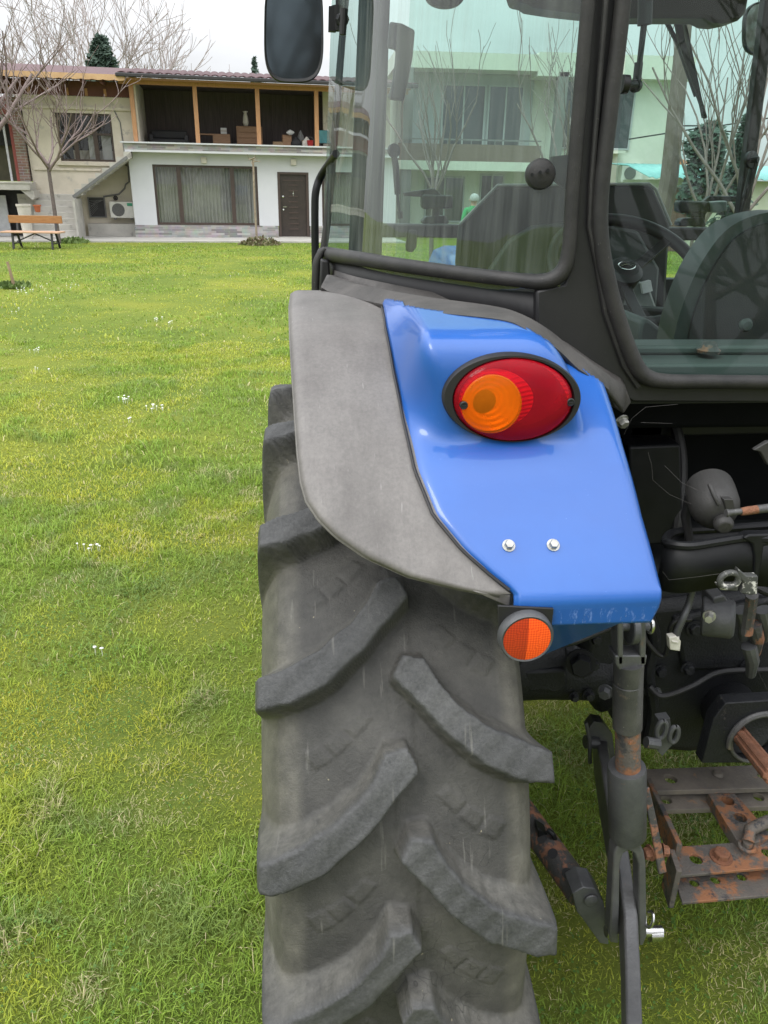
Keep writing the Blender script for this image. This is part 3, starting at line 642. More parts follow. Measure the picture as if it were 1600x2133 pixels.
def ribbed(name, mode, cen, sc):
    m = bpy.data.materials.new(name); m.use_nodes = True; nt = m.node_tree; L = nt.links.new; b = nt.nodes['Principled BSDF']
    tc = node(nt, 'ShaderNodeTexCoord'); mp = node(nt, 'ShaderNodeMapping'); mp.inputs['Location'].default_value = [-x for x in cen]; L(tc.outputs['Object'], mp.inputs[0])
    w = node(nt, 'ShaderNodeTexWave'); w.inputs['Scale'].default_value = sc; w.wave_type = 'RINGS' if mode == 'R' else 'BANDS'
    if mode == 'R': w.rings_direction = 'Y'
    else: w.bands_direction = 'Z'
    L(mp.outputs[0], w.inputs['Vector']); rp = node(nt, 'ShaderNodeMapRange'); rp.inputs['To Min'].default_value = .78; rp.inputs['To Max'].default_value = .95; L(w.outputs['Fac'], rp.inputs['Value']); L(rp.outputs[0], b.inputs['Base Color'])
    bp = node(nt, 'ShaderNodeBump'); bp.inputs['Strength'].default_value = .35 if mode == 'R' else .8; bp.inputs['Distance'].default_value = .003; L(w.outputs['Fac'], bp.inputs['Height']); L(bp.outputs[0], b.inputs['Normal']); b.inputs['Roughness'].default_value = .35; b.inputs['Metallic'].default_value = .25; MATS[name] = m
OCX, OCY, OCR = 1018, 836, 61
oc = P(OCX, OCY, YL)
ribbed('rib_reflector', 'B', oc, 52); ribbed('ring_reflector', 'R', oc, 44)
el = ell(LE[0], LE[1], LE[2], LE[3], ROT, YL, 160); ci = ell(OCX, OCY, OCR, OCR, 0, YL, 96)
def edge_from(c, th):
    dv = V(cos(th), 0, sin(th)); best = None
    for i in range(len(el)):
        p, q2 = el[i]-c, el[(i+1) % len(el)]-c; dx, dz2 = q2.x-p.x, q2.z-p.z; den = dv.x*dz2-dv.z*dx
        if abs(den) < 1e-12: continue
        t = (p.x*dz2-p.z*dx)/den; k = (p.x*dv.z-p.z*dv.x)/den
        if t > 0 and -1e-6 <= k <= 1+1e-6 and (best is None or t < best): best = t
    return c+dv*best
rows = []
ths = [atan2(p.z-oc.z, p.x-oc.x) for p in ci]; outs = [edge_from(oc, t) for t in ths]
for f in (0, .12, .3, .5, .7, .85, .94, 1.0): rows.append([on_dome(p.lerp(q2, f), 0) for p, q2 in zip(ci, outs)])
rows.append([p+V(0, .010, 0) for p in rows[-1]])
b = MB(); b.grid(rows, closed=True); T(b, 'red_lens', 'red_lens', lamp, sharp=0)
rows = [[on_dome(oc.lerp(p, f), .0006) for p in ci] for f in (.001, .2, .4, .6, .8, .95, 1.0)]; rows.append([on_dome(p, -.004) for p in ci])
b = MB(); b.grid(rows, closed=True); T(b, 'orange_lens', 'orange_lens', lamp, sharp=0)
# ribbed reflector bowl behind the red, ring reflector behind the orange
b = MB(); rows = [[on_dome(p.lerp(q2, f), -.010-.018*sin(pi*f)) for p, q2 in zip(ci, outs)] for f in (0, .15, .35, .5, .7, .85, .97)]; b.grid(rows, closed=True); T(b, 'lamp_reflector', 'rib_reflector', lamp, sharp=0)
b = MB(); rows = [[on_dome(oc.lerp(p, f), -.010-.016*(1-f*f)) for p in ci] for f in (.001, .2, .4, .6, .8, 1.0)]; b.grid(rows, closed=True); T(b, 'ring_reflector', 'ring_reflector', lamp, sharp=0)
for x, y in ((962, 838), (1183, 833)):
    p = on_dome(P(x, y, YL), .001); b = MB(); b.lathe([(.0055, .006), (.0055, -.001), (.0045, -.002), (.0, -.001)], p, (0, 1, 0), 16); b.box(p+V(-.0028, -.0035, -.0007), p+V(.0028, -.001, .0007)); T(b, 'lens_screw', 'black_plastic', lamp)
# ---- reflector under the panel
YR = .80
rc = P(1095, 1325, YR); rk = depth(rc)/F
hol = T(MB().prism([P(*q, YR+.006) for q in ((1037, 1262), (1040, 1335), (1055, 1362), (1085, 1378), (1108, 1377), (1136, 1358), (1147, 1330), (1154, 1268))], (0, .004, 0)), 'reflector_holder', 'black_plastic', bevel=.001)
b = MB(); b.lathe([(58*rk, .006), (58*rk, -.004), (54*rk, -.008), (50*rk, -.007), (50*rk, 0)], rc, (0, 1, 0), 40); T(b, 'reflector_ring', 'dark_grey_steel', hol)
for sgn, nm, mt in ((-1, 'dark_half', 'reflector_dark'), (1, 'bright_half', 'reflector_bright')):
    b = MB(); cn = rc+V(.0, -.0095, 0); pts = [cn+V(.002*sgn, .004, 0)]
    rws = []
    for rr_ in (.001, .3, .6, .85, 1.0):
        rws.append([rc+V(rr_*50*rk*sin(t)*sgn, -.0075-.003*(1-rr_*rr_), rr_*50*rk*cos(t)) for t in np.linspace(0, pi, 20)])
    b.grid(rws); T(b, nm, mt, hol, sharp=0)

# ---- cab shell
qx = [640, 675, 715, 760, 810, 860, 940, 1020, 1100, 1150, 1190, 1700]; qy = [2.2, 2.05, 1.84, 1.66, 1.555, 1.487, 1.40, 1.325, 1.288, 1.274, 1.262, 1.262]
def QY(x): return float(np.interp(x, qx, qy))
seal_b = [(674, 528), (715, 534), (760, 541), (810, 549), (860, 556), (940, 567), (1020, 577), (1085, 584)]
seal_b = [tuple(p) for p in catmull(seal_b, 24)]
bot = [P(x, y, QY(x)) for x, y in seal_b]
HT = .85
def lean(p, h, k=.05): return V(p.x+k*h*(1 if p.x < .93 else -1)*min(1, abs(.93-p.x)/.5), p.y+.0*h, p.z+h)
cabg = [lean(p, 0) for p in bot]
# continue the glass plan to the rear pillar
endp = P(1172, 560, 1.268)
cabg2 = cabg+[V(*(np.array(cabg[-1])+(np.array(endp)-np.array(cabg[-1]))*t)) for t in (.33, .66, 1)]
cabg2 = [V(p.x, p.y+.004, 1.645) for p in cabg2]
b = MB(); b.grid([[lean(p, h) for p in cabg2] for h in np.linspace(-.01, HT, 8)])
T(b, 'quarter_window', 'cab_glass', sharp=0, fixn=True)
b = MB(); zs = 14
path = [(x, y, QY(x), 14.5-.0*(1)) for x, y in seal_b]+[(1125, 587, 1.281, 16), (1155, 580, 1.274, 17), (1174, 562, 1.27, 17), (1183, 535, 1.268, 16), (1188, 490, 1.266, 15), (1193, 400, 1.265, 15), (1209, 200, 1.262, 15), (1226, 0, 1.26, 15), (1262, -420, 1.256, 15)]
path = [tuple(p) for p in catmull(path, 90)]
tpx(b, path, 14)
T(b, 'window_seal', 'dusty_rubber_seal')
b = MB(); tpx(b, [tuple(p) for p in catmull([(674, 524, 2.04, 8), (684, 440, 2.04, 7.5), (696, 300, 2.04, 7.5), (709, 130, 2.04, 7.5), (722, -20, 2.04, 7), (760, -420, 2.04, 7)], 30)], 10); T(b, 'window_seal', 'dusty_rubber_seal')
# door post behind the curved glass, also stands in for a dark reflection
b = MB(); pb0 = P(742, 545, 1.86); b.tube([pb0+V(.0, .02, -.1), lean(pb0+V(0, .02, 0), HT)], .022, 12); T(b, 'door_pillar', 'black_plastic')
# panel under the quarter window
up_ = [(672, 540), (760, 553), (860, 568), (940, 580), (1020, 590), (1100, 598), (1160, 598)]; fl_up = [(692, 572), (740, 588), (800, 602), (900, 622), (1000, 640), (1060, 651), (1120, 678), (1180, 720), (1240, 764), (1302, 802)]
lo_ = [(690, 600), (760, 612), (860, 640), (940, 655), (1020, 668), (1100, 690), (1160, 730)]
b = MB(); b.grid([[P(*q, max(QY(q[0])+.008, 1.281)) for q in resample(up_, 30)], [P(*q, max(QY(q[0])+.008, 1.281)) for q in resample(lo_, 30)]]); T(b, 'lower_panel', 'black_plastic', solid=.002, soff=0)
# rubber flange lying from the cab onto the fender
fl_l = catmull(fl_low[1:], 60); fl_u = resample(fl_up, 60); ylo_ = []
for x, y in fl_l:
    d = Vector(ray(x, y)).normalized(); hs = [h[0] for h in (k.ray_cast(Vector(CO), d) for k in (skin_b, skin_g)) if h[0] is not None]
    ylo_.append(min(h.y for h in hs) if hs and x < 1255 else None)
kn_ = [(i, v) for i, v in enumerate(ylo_) if v is not None]
ylo_ = np.interp(np.arange(60), [k[0] for k in kn_]+[59], [k[1] for k in kn_]+[1.235])
ylo_ = np.minimum(ylo_, [QY(x)-.03 for x, y in fl_l])
for _ in range(14): ylo_[1:-1] = (ylo_[:-2]+2*ylo_[1:-1]+ylo_[2:])/4
low = [P(x, y, Y-.008) for (x, y), Y in zip(fl_l, ylo_)]
uy = np.array([QY(x)-.004 for x, y in fl_u])
for _ in range(8): uy[1:-1] = (uy[:-2]+2*uy[1:-1]+uy[2:])/4
upn = [P(x, y, Y) for (x, y), Y in zip([tuple(q[:2]) for q in catmull(fl_up, 60)], uy)]
mid = [V(*(np.array(a)*.5+np.array(c)*.5))+V(0, -.004, .012) for a, c in zip(low, upn)]
b = MB(); b.grid([[p+V(0, .004, -.007) for p in low], low, mid, upn, [p+V(0, .02, .01) for p in upn]]); T(b, 'rubber_flange', 'dusty_flange', solid=.006, soff=-1, sharp=60)
b = MB(); b.prism([P(*q, 1.262) for q in ((1262, 806), (1302, 800), (1316, 838), (1300, 862), (1280, 850))], (0, .02, 0)); T(b, 'flange_end', 'dusty_flange', bevel=.003)
b = MB(); b.hexbolt(P(1294, 875, 1.24), V(.3, -1, -.5), .009, .014); T(b, 'frame_bolt', 'zinc_bolt')
# rear pillar and cross bar
b = MB(); b.prism([P(*q, 1.272) for q in ((1118, 606), (1176, 592), (1190, 555), (1198, 440), (1216, 200), (1232, 0), (1262, -420), (1335, -420), (1300, 0), (1252, 400), (1252, 500), (1272, 600), (1312, 730), (1335, 778), (1375, 792), (1990, 800), (1990, 840), (1320, 838), (1262, 806), (1225, 790), (1172, 745), (1118, 700))], (0, .05, 0))
T(b, 'rear_pillar', 'black_plastic', bevel=.004)
b = MB(); tpx(b, [(1246, 560, 1.268, 6), (1228, 470, 1.266, 6), (1232, 380, 1.265, 6), (1262, 0, 1.26, 6), (1298, -420, 1.258, 6)], 8); tpx(b, [(1246, 560, 1.268, 6), (1262, 650, 1.268, 7), (1300, 760, 1.268, 7), (1330, 806, 1.268, 6)], 8); T(b, 'pillar_rib', 'dusty_rubber_seal')
b = MB(); tpx(b, [tuple(p) for p in catmull([(1336, -420, 1.258, 17), (1298, 0, 1.26, 17), (1272, 220, 1.262, 17), (1252, 400, 1.264, 17), (1252, 500, 1.264, 17), (1270, 600, 1.264, 17), (1296, 690, 1.264, 17), (1322, 755, 1.264, 17), (1345, 784, 1.264, 17), (1385, 794, 1.264, 16), (1480, 795, 1.264, 15), (1650, 797, 1.264, 15), (1995, 803, 1.264, 15)], 110)], 14); T(b, 'rear_window_seal', 'dusty_rubber_seal')
b = MB(); p0 = P(1245, 795, 1.285); p1 = P(1985, 795, 1.285); b.grid([[V(p0.x, 1.278, p0.z), V(p1.x, 1.278, p0.z)], [V(p0.x, 1.395, p0.z+.95), V(p1.x, 1.395, p0.z+.95)]]); T(b, 'rear_window', 'cab_glass_clean', fixn=False)
XR = 1.83   # right side of the cab mirrors the left
b = MB(); b.tube([(XR-.37, 1.30, 1.45), (XR-.41, 1.29, 2.5)], .035, 10); T(b, 'rear_pillar', 'black_plastic')
b = MB(); b.tube([(XR, 1.86, 1.6), (XR-.05, 1.86, 2.5)], .03, 10); T(b, 'door_pillar', 'black_plastic')
# roof
b = MB(); b.box((.08, 1.2, 2.50), (1.78, 2.95, 2.62)); b.box((.16, 1.3, 2.62), (1.70, 2.85, 2.68)); T(b, 'roof', 'blue_paint', bevel=.05)
b = MB(); b.box((.12, 1.26, 2.46), (1.74, 2.9, 2.495)); T(b, 'roof_lining', 'interior_dark', bevel=.01)
# front frame: bar, pillars, windscreen
YF = 2.85
b = MB(); zb0 = P(850, 494, YF).z; zb1 = P(850, 466, YF).z
xl = P(745, 480, YF).x; b.box((xl, YF-.02, zb0), (1.72, YF+.03, zb1)); T(b, 'front_frame', 'black_plastic', bevel=.006)
b = MB(); b.beam([P(776, 560, YF), P(792, 0, YF), P(804, -260, YF)], .06, .04, (1, 0, 0)); T(b, 'front_pillar', 'black_plastic', bevel=.005)
b = MB(); b.beam([V(1.57, YF, 1.5), V(1.5, YF, 2.5)], .04, .04, (1, 0, 0)); T(b, 'front_pillar', 'black_plastic', bevel=.005)
b = MB(); b.grid([[V(.30, YF+.035, 1.5), V(1.6, YF+.035, 1.5)], [V(.34, YF+.035, 2.48), V(1.54, YF+.035, 2.48)]]); T(b, 'windscreen', 'cab_glass_clean', fixn=False)
# dash, column and wheel
b = MB(); dsh = [P(*q, 2.62) for q in ((956, 468), (1036, 387), (1050, 383), (1352, 385), (1364, 392), (1398, 470), (1392, 560), (1378, 800), (962, 800), (950, 546))]; b.prism(dsh, (0, .03, 0)); dash = T(b, 'dashboard', 'interior_dark', bevel=.012)
b = MB(); tpx(b, [(958, 467, 2.615, 3), (1036, 386, 2.615, 3), (1352, 383, 2.615, 3), (1366, 394, 2.615, 3), (1398, 469, 2.615, 3)], 6); T(b, 'dash_edge_highlight', 'instrument_grey', dash)  # pale strip paints in the highlight along the dash edges
b = MB(); b.prism([P(*q, 2.60) for q in ((1020, 560), (1060, 500), (1110, 470), (1220, 460), (1330, 480), (1375, 560), (1360, 760), (1030, 760))], (0, .04, 0)); T(b, 'instrument_panel', 'interior_green_grey', dash, bevel=.01)
b = MB(); b.prism([P(*q, 2.56) for q in ((1275, 690), (1290, 620), (1330, 585), (1352, 592), (1368, 640), (1364, 760), (1275, 760))], (0, .05, 0)); T(b, 'instrument_cluster', 'instrument_grey', dash, bevel=.008)
b = MB(); b.prism([P(*q, 2.545) for q in ((1336, 590), (1356, 584), (1360, 606), (1340, 612))], (0, .02, 0)); T(b, 'dash_switch', 'sticker_white', dash)
sw = thing('steering_wheel', '', ''); del sw['label']; del sw['category']; sw.parent = tractor
sc_ = P(1303, 560, 2.35); tl = radians(36); nrm = V(0, -sin(tl), cos(tl)); ex = V(1, 0, 0); ey = nrm.cross(ex)
sw.location = sc_-V(.93, 1.9, 0)
b = MB(); R_ = .224; b.tube([(ex*cos(t)+ey*sin(t))*R_ for t in np.linspace(0, 2*pi, 60)], .019, 12, caps=False); b.build('wheel_rim', 'black_plastic', sw)
b = MB()
for a in (38, 142, 270): 
    d = ex*cos(radians(a))+ey*sin(radians(a)); b.beam([d*.03-nrm*.03, d*.12-nrm*.02, d*.215], .032, .014, nrm.cross(d))
b.build('spoke', 'black_plastic', sw, bevel=.003)
b = MB(); b.lathe([(.0, .012), (.04, .008), (.055, -.005), (.05, -.04), (.03, -.10), (.045, -.30)], (0, 0, 0), nrm, 24); b.build('hub', 'black_plastic', sw)
b = MB(); 
b.tube([(ex*.026*cos(t)+ey*.017*sin(t))+nrm*.013 for t in np.linspace(0, 2*pi, 24)], .0018, 6, caps=False); b.tube([ex*-.018+nrm*.013, ex*.002+ey*.006+nrm*.014, ex*.018+ey*-.003+nrm*.013], .002, 6); b.build('hub_emblem', 'chrome', sw)
b = MB(); b.tube([sc_-nrm*.06, sc_-nrm*.34, P(1320, 770, 2.45)], [.035, .05, .07], 12); T(b, 'steering_column', 'interior_dark')
b = MB(); b.prism([P(*q, 2.28) for q in ((1310, 640), (1405, 645), (1408, 655), (1390, 668), (1330, 690), (1312, 690))], (0, .06, 0)); T(b, 'lever_shroud', 'interior_dark', bevel=.008)
# seat
st = [(1398, 738), (1412, 668), (1440, 590), (1472, 530), (1512, 480), (1562, 452), (1620, 440), (1680, 442)]
stp = catmull(st, 24); sp = [P(*q, 1.72) for q in stp]; xm = P(1672, 440, 1.72).x
full = sp+[V(2*xm-p.x, p.y, p.z) for p in sp[::-1]]
b = MB(); b.prism(full, (0, .09, 0)); seat = T(b, 'seat_back', 'seat_shell', bevel=.018)
cn = sum((np.array(p) for p in full))/len(full)
b = MB(); b.prism([V(cn[0]+(p.x-cn[0])*.87, 1.712, cn[2]+(p.z-cn[2])*.90-.010) for p in full], (0, .02, 0)); T(b, 'back_pad', 'seat_vinyl', seat, bevel=.008)
b = MB(); b.box((xm-.25, 1.75, 1.28), (xm+.25, 2.2, 1.38)); b.box((xm-.18, 1.8, 1.06), (xm+.18, 2.15, 1.28)); T(b, 'seat_cushion', 'seat_vinyl', bevel=.03)
b = MB(); b.prism([P(*q, 1.9) for q in ((1335, 668), (1352, 664), (1385, 690), (1398, 722), (1385, 732), (1338, 730), (1330, 700))], (0, .25, 0)); T(b, 'side_console', 'interior_green_grey', bevel=.01)
b = MB(); pk = P(1548, 676, 1.66); b.lathe([(.012, 0), (.016, -.012), (.010, -.02), (0, -.021)], pk, (0, 1, 0), 16); T(b, 'seat_knob', 'interior_green_grey')
# cab floor, inner sill and lower walls
b = MB(); zsl = P(1400, 757, 1.33).z; b.box((.50, 1.325, zsl-.03), (1.36, 1.47, zsl)); b.box((.50, 1.40, zsl), (1.36, 1.47, zsl+.018)); T(b, 'inner_sill', 'interior_green_grey', bevel=.006)
b = MB(); b.lathe([(.02, 0), (.022, .006), (.016, .010), (.012, .02), (0, .022)], P(1475, 735, 1.38), (0, 0, 1), 16); T(b, 'sill_plug', 'chipped_rust_paint')
b = MB(); b.box((.16, 1.33, 1.02), (1.7, 2.88, 1.06)); b.box((.47, 1.335, 1.43), (1.40, 1.345, zsl-.03)); b.box((.16, 1.6, 1.06), (.2, 2.6, 1.30)); b.box((1.66, 1.6, 1.06), (1.7, 2.6, 1.5)); b.box((.4, 2.72, 1.06), (1.46, 2.78, 1.5)); T(b, 'cab_floor', 'interior_dark')
# fittings seen through the glass
b = MB(); tpx(b, [(820, 318, 2.7, 6), (825, 350, 2.7, 7), (828, 405, 2.7, 6)], 10); tpx(b, [(828, 405, 2.7, 3), (833, 452, 2.7, 3)], 8); tpx(b, [(833, 440, 2.7, 6), (834, 455, 2.7, 6)], 8); b.lathe([(.0, -.012), (.021, -.004), (.021, .008), (0, .012)], P(820, 314, 2.7), (.5, -1, .2), 18); T(b, 'gas_strut', 'black_plastic')
b = MB(); tpx(b, [(1573, 335, 2.6, 8), (1562, 380, 2.6, 8), (1553, 412, 2.6, 7)], 10); tpx(b, [(1553, 412, 2.6, 4), (1544, 446, 2.6, 3.5)], 8); b.lathe([(.0, -.012), (.026, -.004), (.026, .008), (0, .012)], P(1564, 333, 2.6), (.3, -1, .2), 18); b.cyl(P(1564, 333, 2.58), P(1580, 332, 2.56), .009, 8); T(b, 'gas_strut', 'black_plastic')
def worklight(x0, y0, x1, y1, arm, base):
    b = MB(); b.prism([P(*q, 2.93) for q in ((x0, y0+3), (x0+5, y0), (x1, y0+2), (x1, y1-2), (x0+6, y1), (x0, y1-4))], (0, .05, 0)); o = T(b, 'front_lamp', 'black_plastic', bevel=.006)
    b = MB(); b.prism([P(*q, 2.95) for q in arm], (0, .025, 0)); T(b, 'lamp_arm', 'black_plastic', o, bevel=.003)
    b = MB(); b.prism([P(*q, 2.94) for q in base], (0, .05, 0)); T(b, 'lamp_foot', 'black_plastic', o, bevel=.004)
worklight(879, 405, 944, 436, ((840, 401), (905, 392), (920, 405), (914, 462), (900, 462), (903, 412), (842, 408)), ((880, 460), (888, 451), (928, 449), (936, 462), (934, 466), (880, 466)))
worklight(1415, 418, 1482, 444, ((1440, 440), (1480, 408), (1540, 408), (1536, 420), (1490, 420), (1470, 448), (1468, 470), (1450, 470)), ((1416, 462), (1424, 455), (1466, 453), (1472, 468), (1470, 473), (1416, 471)))
b = MB(); b.prism([P(*q, 2.9) for q in ((1486, 420), (1516, 418), (1515, 440), (1490, 444))], (0, .05, 0)); T(b, 'indicator_lamp', 'instrument_grey', bevel=.005)
b = MB(); b.prism([P(*q, 2.82) for q in ((852, 478), (870, 480), (868, 515), (860, 526), (847, 524), (846, 512))], (0, .03, 0)); T(b, 'window_latch', 'black_plastic', bevel=.005)
b = MB(); b.prism([P(*q, 2.45) for q in ((812, 44), (838, 48), (865, 62), (860, 120), (842, 210), (812, 206), (810, 200), (818, 170), (824, 130), (826, 102), (808, 98))], (0, .03, 0)); T(b, 'grab_handle', 'interior_dark', bevel=.006)
b = MB(); tpx(b, [tuple(p) for p in catmull([(1345, -40, 1.36, 16), (1344, 20, 1.36, 15), (1343, 52, 1.36, 15)], 8)], 12); tpx(b, [(1343, 40, 1.36, 7), (1332, 135, 1.36, 6)], 10); tpx(b, [(1331, 130, 1.36, 9), (1326, 175, 1.36, 9)], 10); tpx(b, [(1326, 178, 1.36, 13), (1322, 180, 1.35, 12)], 12); tpx(b, [(1295, 175, 1.34, 18), (1308, 176, 1.34, 18)], 12); tpx(b, [(1305, 176, 1.34, 8), (1325, 177, 1.35, 8)], 8); T(b, 'window_stay', 'black_plastic')
b = MB(); b.beam([P(1400, -20, 2.92), P(1420, 90, 2.92), P(1470, 246, 2.92)], [.02, .022, .008], .012, (1, 0, 0)); b.beam([P(1408, -20, 2.93), P(1428, 60, 2.93), P(1466, 245, 2.93)], .006, .02, (1, 0, 0)); b.beam([P(1380, 30, 2.94), P(1412, 90, 2.94), P(1450, 200, 2.94)], .012, .01, (1, 0, 0)); T(b, 'windscreen_wiper', 'black_plastic')
b = MB(); b.prism([P(*q, 2.72) for q in ((1060, -60), (1078, 2), (1098, 6), (1110, 14), (1160, 22), (1215, 28), (1310, 37), (1470, 37), (1488, 46), (1510, 48), (1540, 42), (1556, 26), (1560, 0), (1560, -60))], (0, .12, 0)); T(b, 'roof_console', 'interior_dark', bevel=.01)
b = MB(); b.prism(ell(928, -8, 40, 24, 0, 2.6, 30), (0, .03, 0)); T(b, 'inside_mirror', 'interior_dark', bevel=.004)
# knob of the quarter window
b = MB(); kc = P(1126, 363, 1.30); kk = depth(kc)/F; b.lathe([(30*kk, .02), (31*kk, .004), (31*kk, -.004), (27*kk, -.014), (15*kk, -.018), (0, -.019)], kc, (.15, 1, 0), 32); kn = T(b, 'window_knob', 'dusty_rubber_seal')
b = MB()
for x, y in ((1108, 364), (1125, 359), (1141, 355)): q = P(x, y, 1.2795); b.lathe([(.0028, .0), (.0028, -.002), (0, -.002)], q, (.15, 1, 0), 10)
T(b, 'knob_hole', 'black_paint', kn)
b = MB(); b.prism([P(*q, 1.315) for q in ((1150, 326), (1184, 322), (1184, 400), (1150, 372))], (0, .01, 0)); T(b, 'knob_plate', 'interior_dark', kn)
# outside mirrors and rails
def mirror(cx, cy, ax, ay, Y, nm, gm='mirror_glass'):
    ol = []
    for t in np.linspace(0, 2*pi, 48, endpoint=False):
        c, s = cos(t), sin(t); e = 2/3.4; ax2 = ax*(1-.06*np.sign(s)*-1*abs(s))
        ol.append((cx+ax2*np.sign(c)*abs(c)**e, cy+ay*np.sign(s)*abs(s)**e))
    def sc(k): return [P(cx+(x-cx)*k, cy+(y-cy)*k, Y) for x, y in ol]
    b = MB(); R0 = [p+V(0, .03, 0) for p in sc(.86)]; R1 = [p+V(0, .015, 0) for p in sc(.985)]; b.add(R0, [tuple(range(len(R0)))]); b.grid([R0, R1, sc(1.0), [p+V(0, -.006, 0) for p in sc(.98)], [p+V(0, -.004, 0) for p in sc(.93)], [p+V(0, .001, 0) for p in sc(.92)]], closed=True); o = T(b, nm, 'black_plastic', sharp=50)
    b = MB(); b.add([p+V(0, -.001, 0) for p in sc(.935)], [tuple(range(len(ol)))[::-1]]); T(b, 'mirror_glass', gm, o, smooth=False); return o
mo = mirror(612, 52, 62, 121, 2.1, 'side_mirror')
b = MB(); tpx(b, [(707, -120, 2.0, 7), (706, 12, 2.0, 7)], 10); tpx(b, [(704, 12, 2.0, 13), (705, 64, 2.0, 12)], 12); b.prism([P(*q, 1.99) for q in ((685, 12), (700, 12), (700, 65), (684, 64))], (0, .02, 0)); b.tube([P(708, 40, 2.0), P(716, 40, 1.9)], .012, 8); tpx(b, [(707, -115, 2.0, 7), (640, -125, 2.08, 7), (615, -70, 2.13, 7)], 10); T(b, 'mirror_arm', 'black_paint', mo); b = MB(); tpx(b, [(716, 18, 1.90, 8), (714, 72, 1.90, 7)], 10); T(b, 'arm_bracket', 'black_plastic', mo)
mo2 = mirror(1606, 60, 57, 58, 3.0, 'side_mirror', 'mirror_bright_reflection')
b = MB(); b.tube([P(1640, 0, 3.05), V(1.7, 2.9, 2.4)], .012, 8); T(b, 'mirror_arm', 'black_paint', mo2)
b = MB(); tpx(b, [tuple(p) for p in catmull([(700, 320, 1.95, 8), (686, 340, 2.05, 8), (668, 368, 2.1, 8), (658, 398, 2.1, 8), (656, 440, 2.1, 8), (657, 530, 2.1, 8), (660, 640, 2.1, 8)], 40)], 12); T(b, 'hand_rail', 'black_paint')
b = MB(); tpx(b, [tuple(p) for p in catmull([(678, 518, 1.98, 6), (668, 528, 1.98, 8), (660, 552, 1.98, 9), (658, 600, 1.98, 9), (660, 640, 1.98, 9)], 24)], 12); T(b, 'door_seal', 'dusty_rubber_seal')
b = MB(); b.prism([P(*q, 1.93) for q in ((668, 540), (686, 544), (690, 600), (672, 640), (664, 640))], (0, .04, 0)); T(b, 'door_sill', 'black_plastic', bevel=.006)

# ---- below the cab: housing, linkage, drawbar
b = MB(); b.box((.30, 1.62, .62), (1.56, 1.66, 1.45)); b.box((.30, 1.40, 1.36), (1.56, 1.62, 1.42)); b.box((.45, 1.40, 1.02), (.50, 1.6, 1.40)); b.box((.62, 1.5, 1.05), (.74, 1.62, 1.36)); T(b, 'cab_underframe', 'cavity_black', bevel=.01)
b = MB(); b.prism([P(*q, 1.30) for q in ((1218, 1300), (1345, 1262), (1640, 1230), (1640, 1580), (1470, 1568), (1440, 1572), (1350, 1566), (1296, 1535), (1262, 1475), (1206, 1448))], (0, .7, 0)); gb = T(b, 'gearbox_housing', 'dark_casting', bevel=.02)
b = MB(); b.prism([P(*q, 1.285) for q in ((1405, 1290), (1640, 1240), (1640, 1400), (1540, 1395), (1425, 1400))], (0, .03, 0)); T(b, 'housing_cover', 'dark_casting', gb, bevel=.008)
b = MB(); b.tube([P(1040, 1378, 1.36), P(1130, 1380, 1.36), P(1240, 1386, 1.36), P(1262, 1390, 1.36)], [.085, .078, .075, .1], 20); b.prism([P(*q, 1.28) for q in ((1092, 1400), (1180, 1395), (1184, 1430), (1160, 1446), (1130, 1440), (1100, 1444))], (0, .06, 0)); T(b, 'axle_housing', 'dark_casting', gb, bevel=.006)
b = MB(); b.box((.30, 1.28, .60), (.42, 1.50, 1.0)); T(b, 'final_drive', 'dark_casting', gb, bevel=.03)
b = MB(); b.tube([P(1478, 1430, 1.5), P(1510, 1462, 1.32), P(1545, 1512, 1.2)], [.055, .06, .058], 28); T(b, 'shaft_housing', 'dark_casting', gb)
for x, y, Y, r in ((1375, 1397, 1.295, .011), (1432, 1392, 1.28, .011), (1556, 1388, 1.28, .012), (1446, 1309, 1.28, .013), (1236, 1383, 1.25, .010), (1226, 1447, 1.28, .010), (1195, 1450, 1.28, .008), (1240, 1330, 1.29, .010), (1352, 1437, 1.29, .010), (1368, 1440, 1.27, .007)):
    b = MB(); b.hexbolt(P(x, y, Y), (0, -1, .1), r, .014); T(b, 'housing_bolt', 'dark_casting' if r > .0075 else 'dark_grey_steel', gb)
b = MB(); b.hexbolt(P(1210, 1380, 1.24), (-.3, -1, .2), .022, .03); T(b, 'axle_bolt', 'black_paint', gb)
b = MB(); b.hexbolt(P(1262, 1440, 1.06), (-.6, -1, .1), .010, .016); T(b, 'plate_bolt', 'dark_grey_steel', gb)
for l, hr in ((((1330, 1290, 1.27), (1350, 1340, 1.26), (1385, 1365, 1.25), (1400, 1300, 1.24), (1440, 1290, 1.24)), 5), (((1120, 1330, 1.2), (1180, 1340, 1.19), (1240, 1320, 1.2), (1290, 1300, 1.22)), 7), (((1352, 1430, 1.25), (1380, 1450, 1.24), (1440, 1430, 1.24), (1500, 1400, 1.25), (1600, 1395, 1.25)), 6), (((1500, 1110, 1.3), (1520, 1180, 1.28), (1590, 1230, 1.25), (1640, 1235, 1.25)), 9), (((1400, 860, 1.5), (1420, 960, 1.45), (1410, 1100, 1.4), (1380, 1240, 1.38)), 12)):
    b = MB(); tpx(b, [(*q, hr) for q in catmull(l, 24)], 10); T(b, 'hose', 'black_plastic')
b = MB(); b.tube([V(*p) for p in catmull([P(1345, 1265, 1.29), P(1365, 1330, 1.285), P(1352, 1400, 1.285), P(1362, 1480, 1.285), P(1350, 1550, 1.285)], 20)], .012, 8);
T(b, 'casting_rib', 'dark_casting', gb)
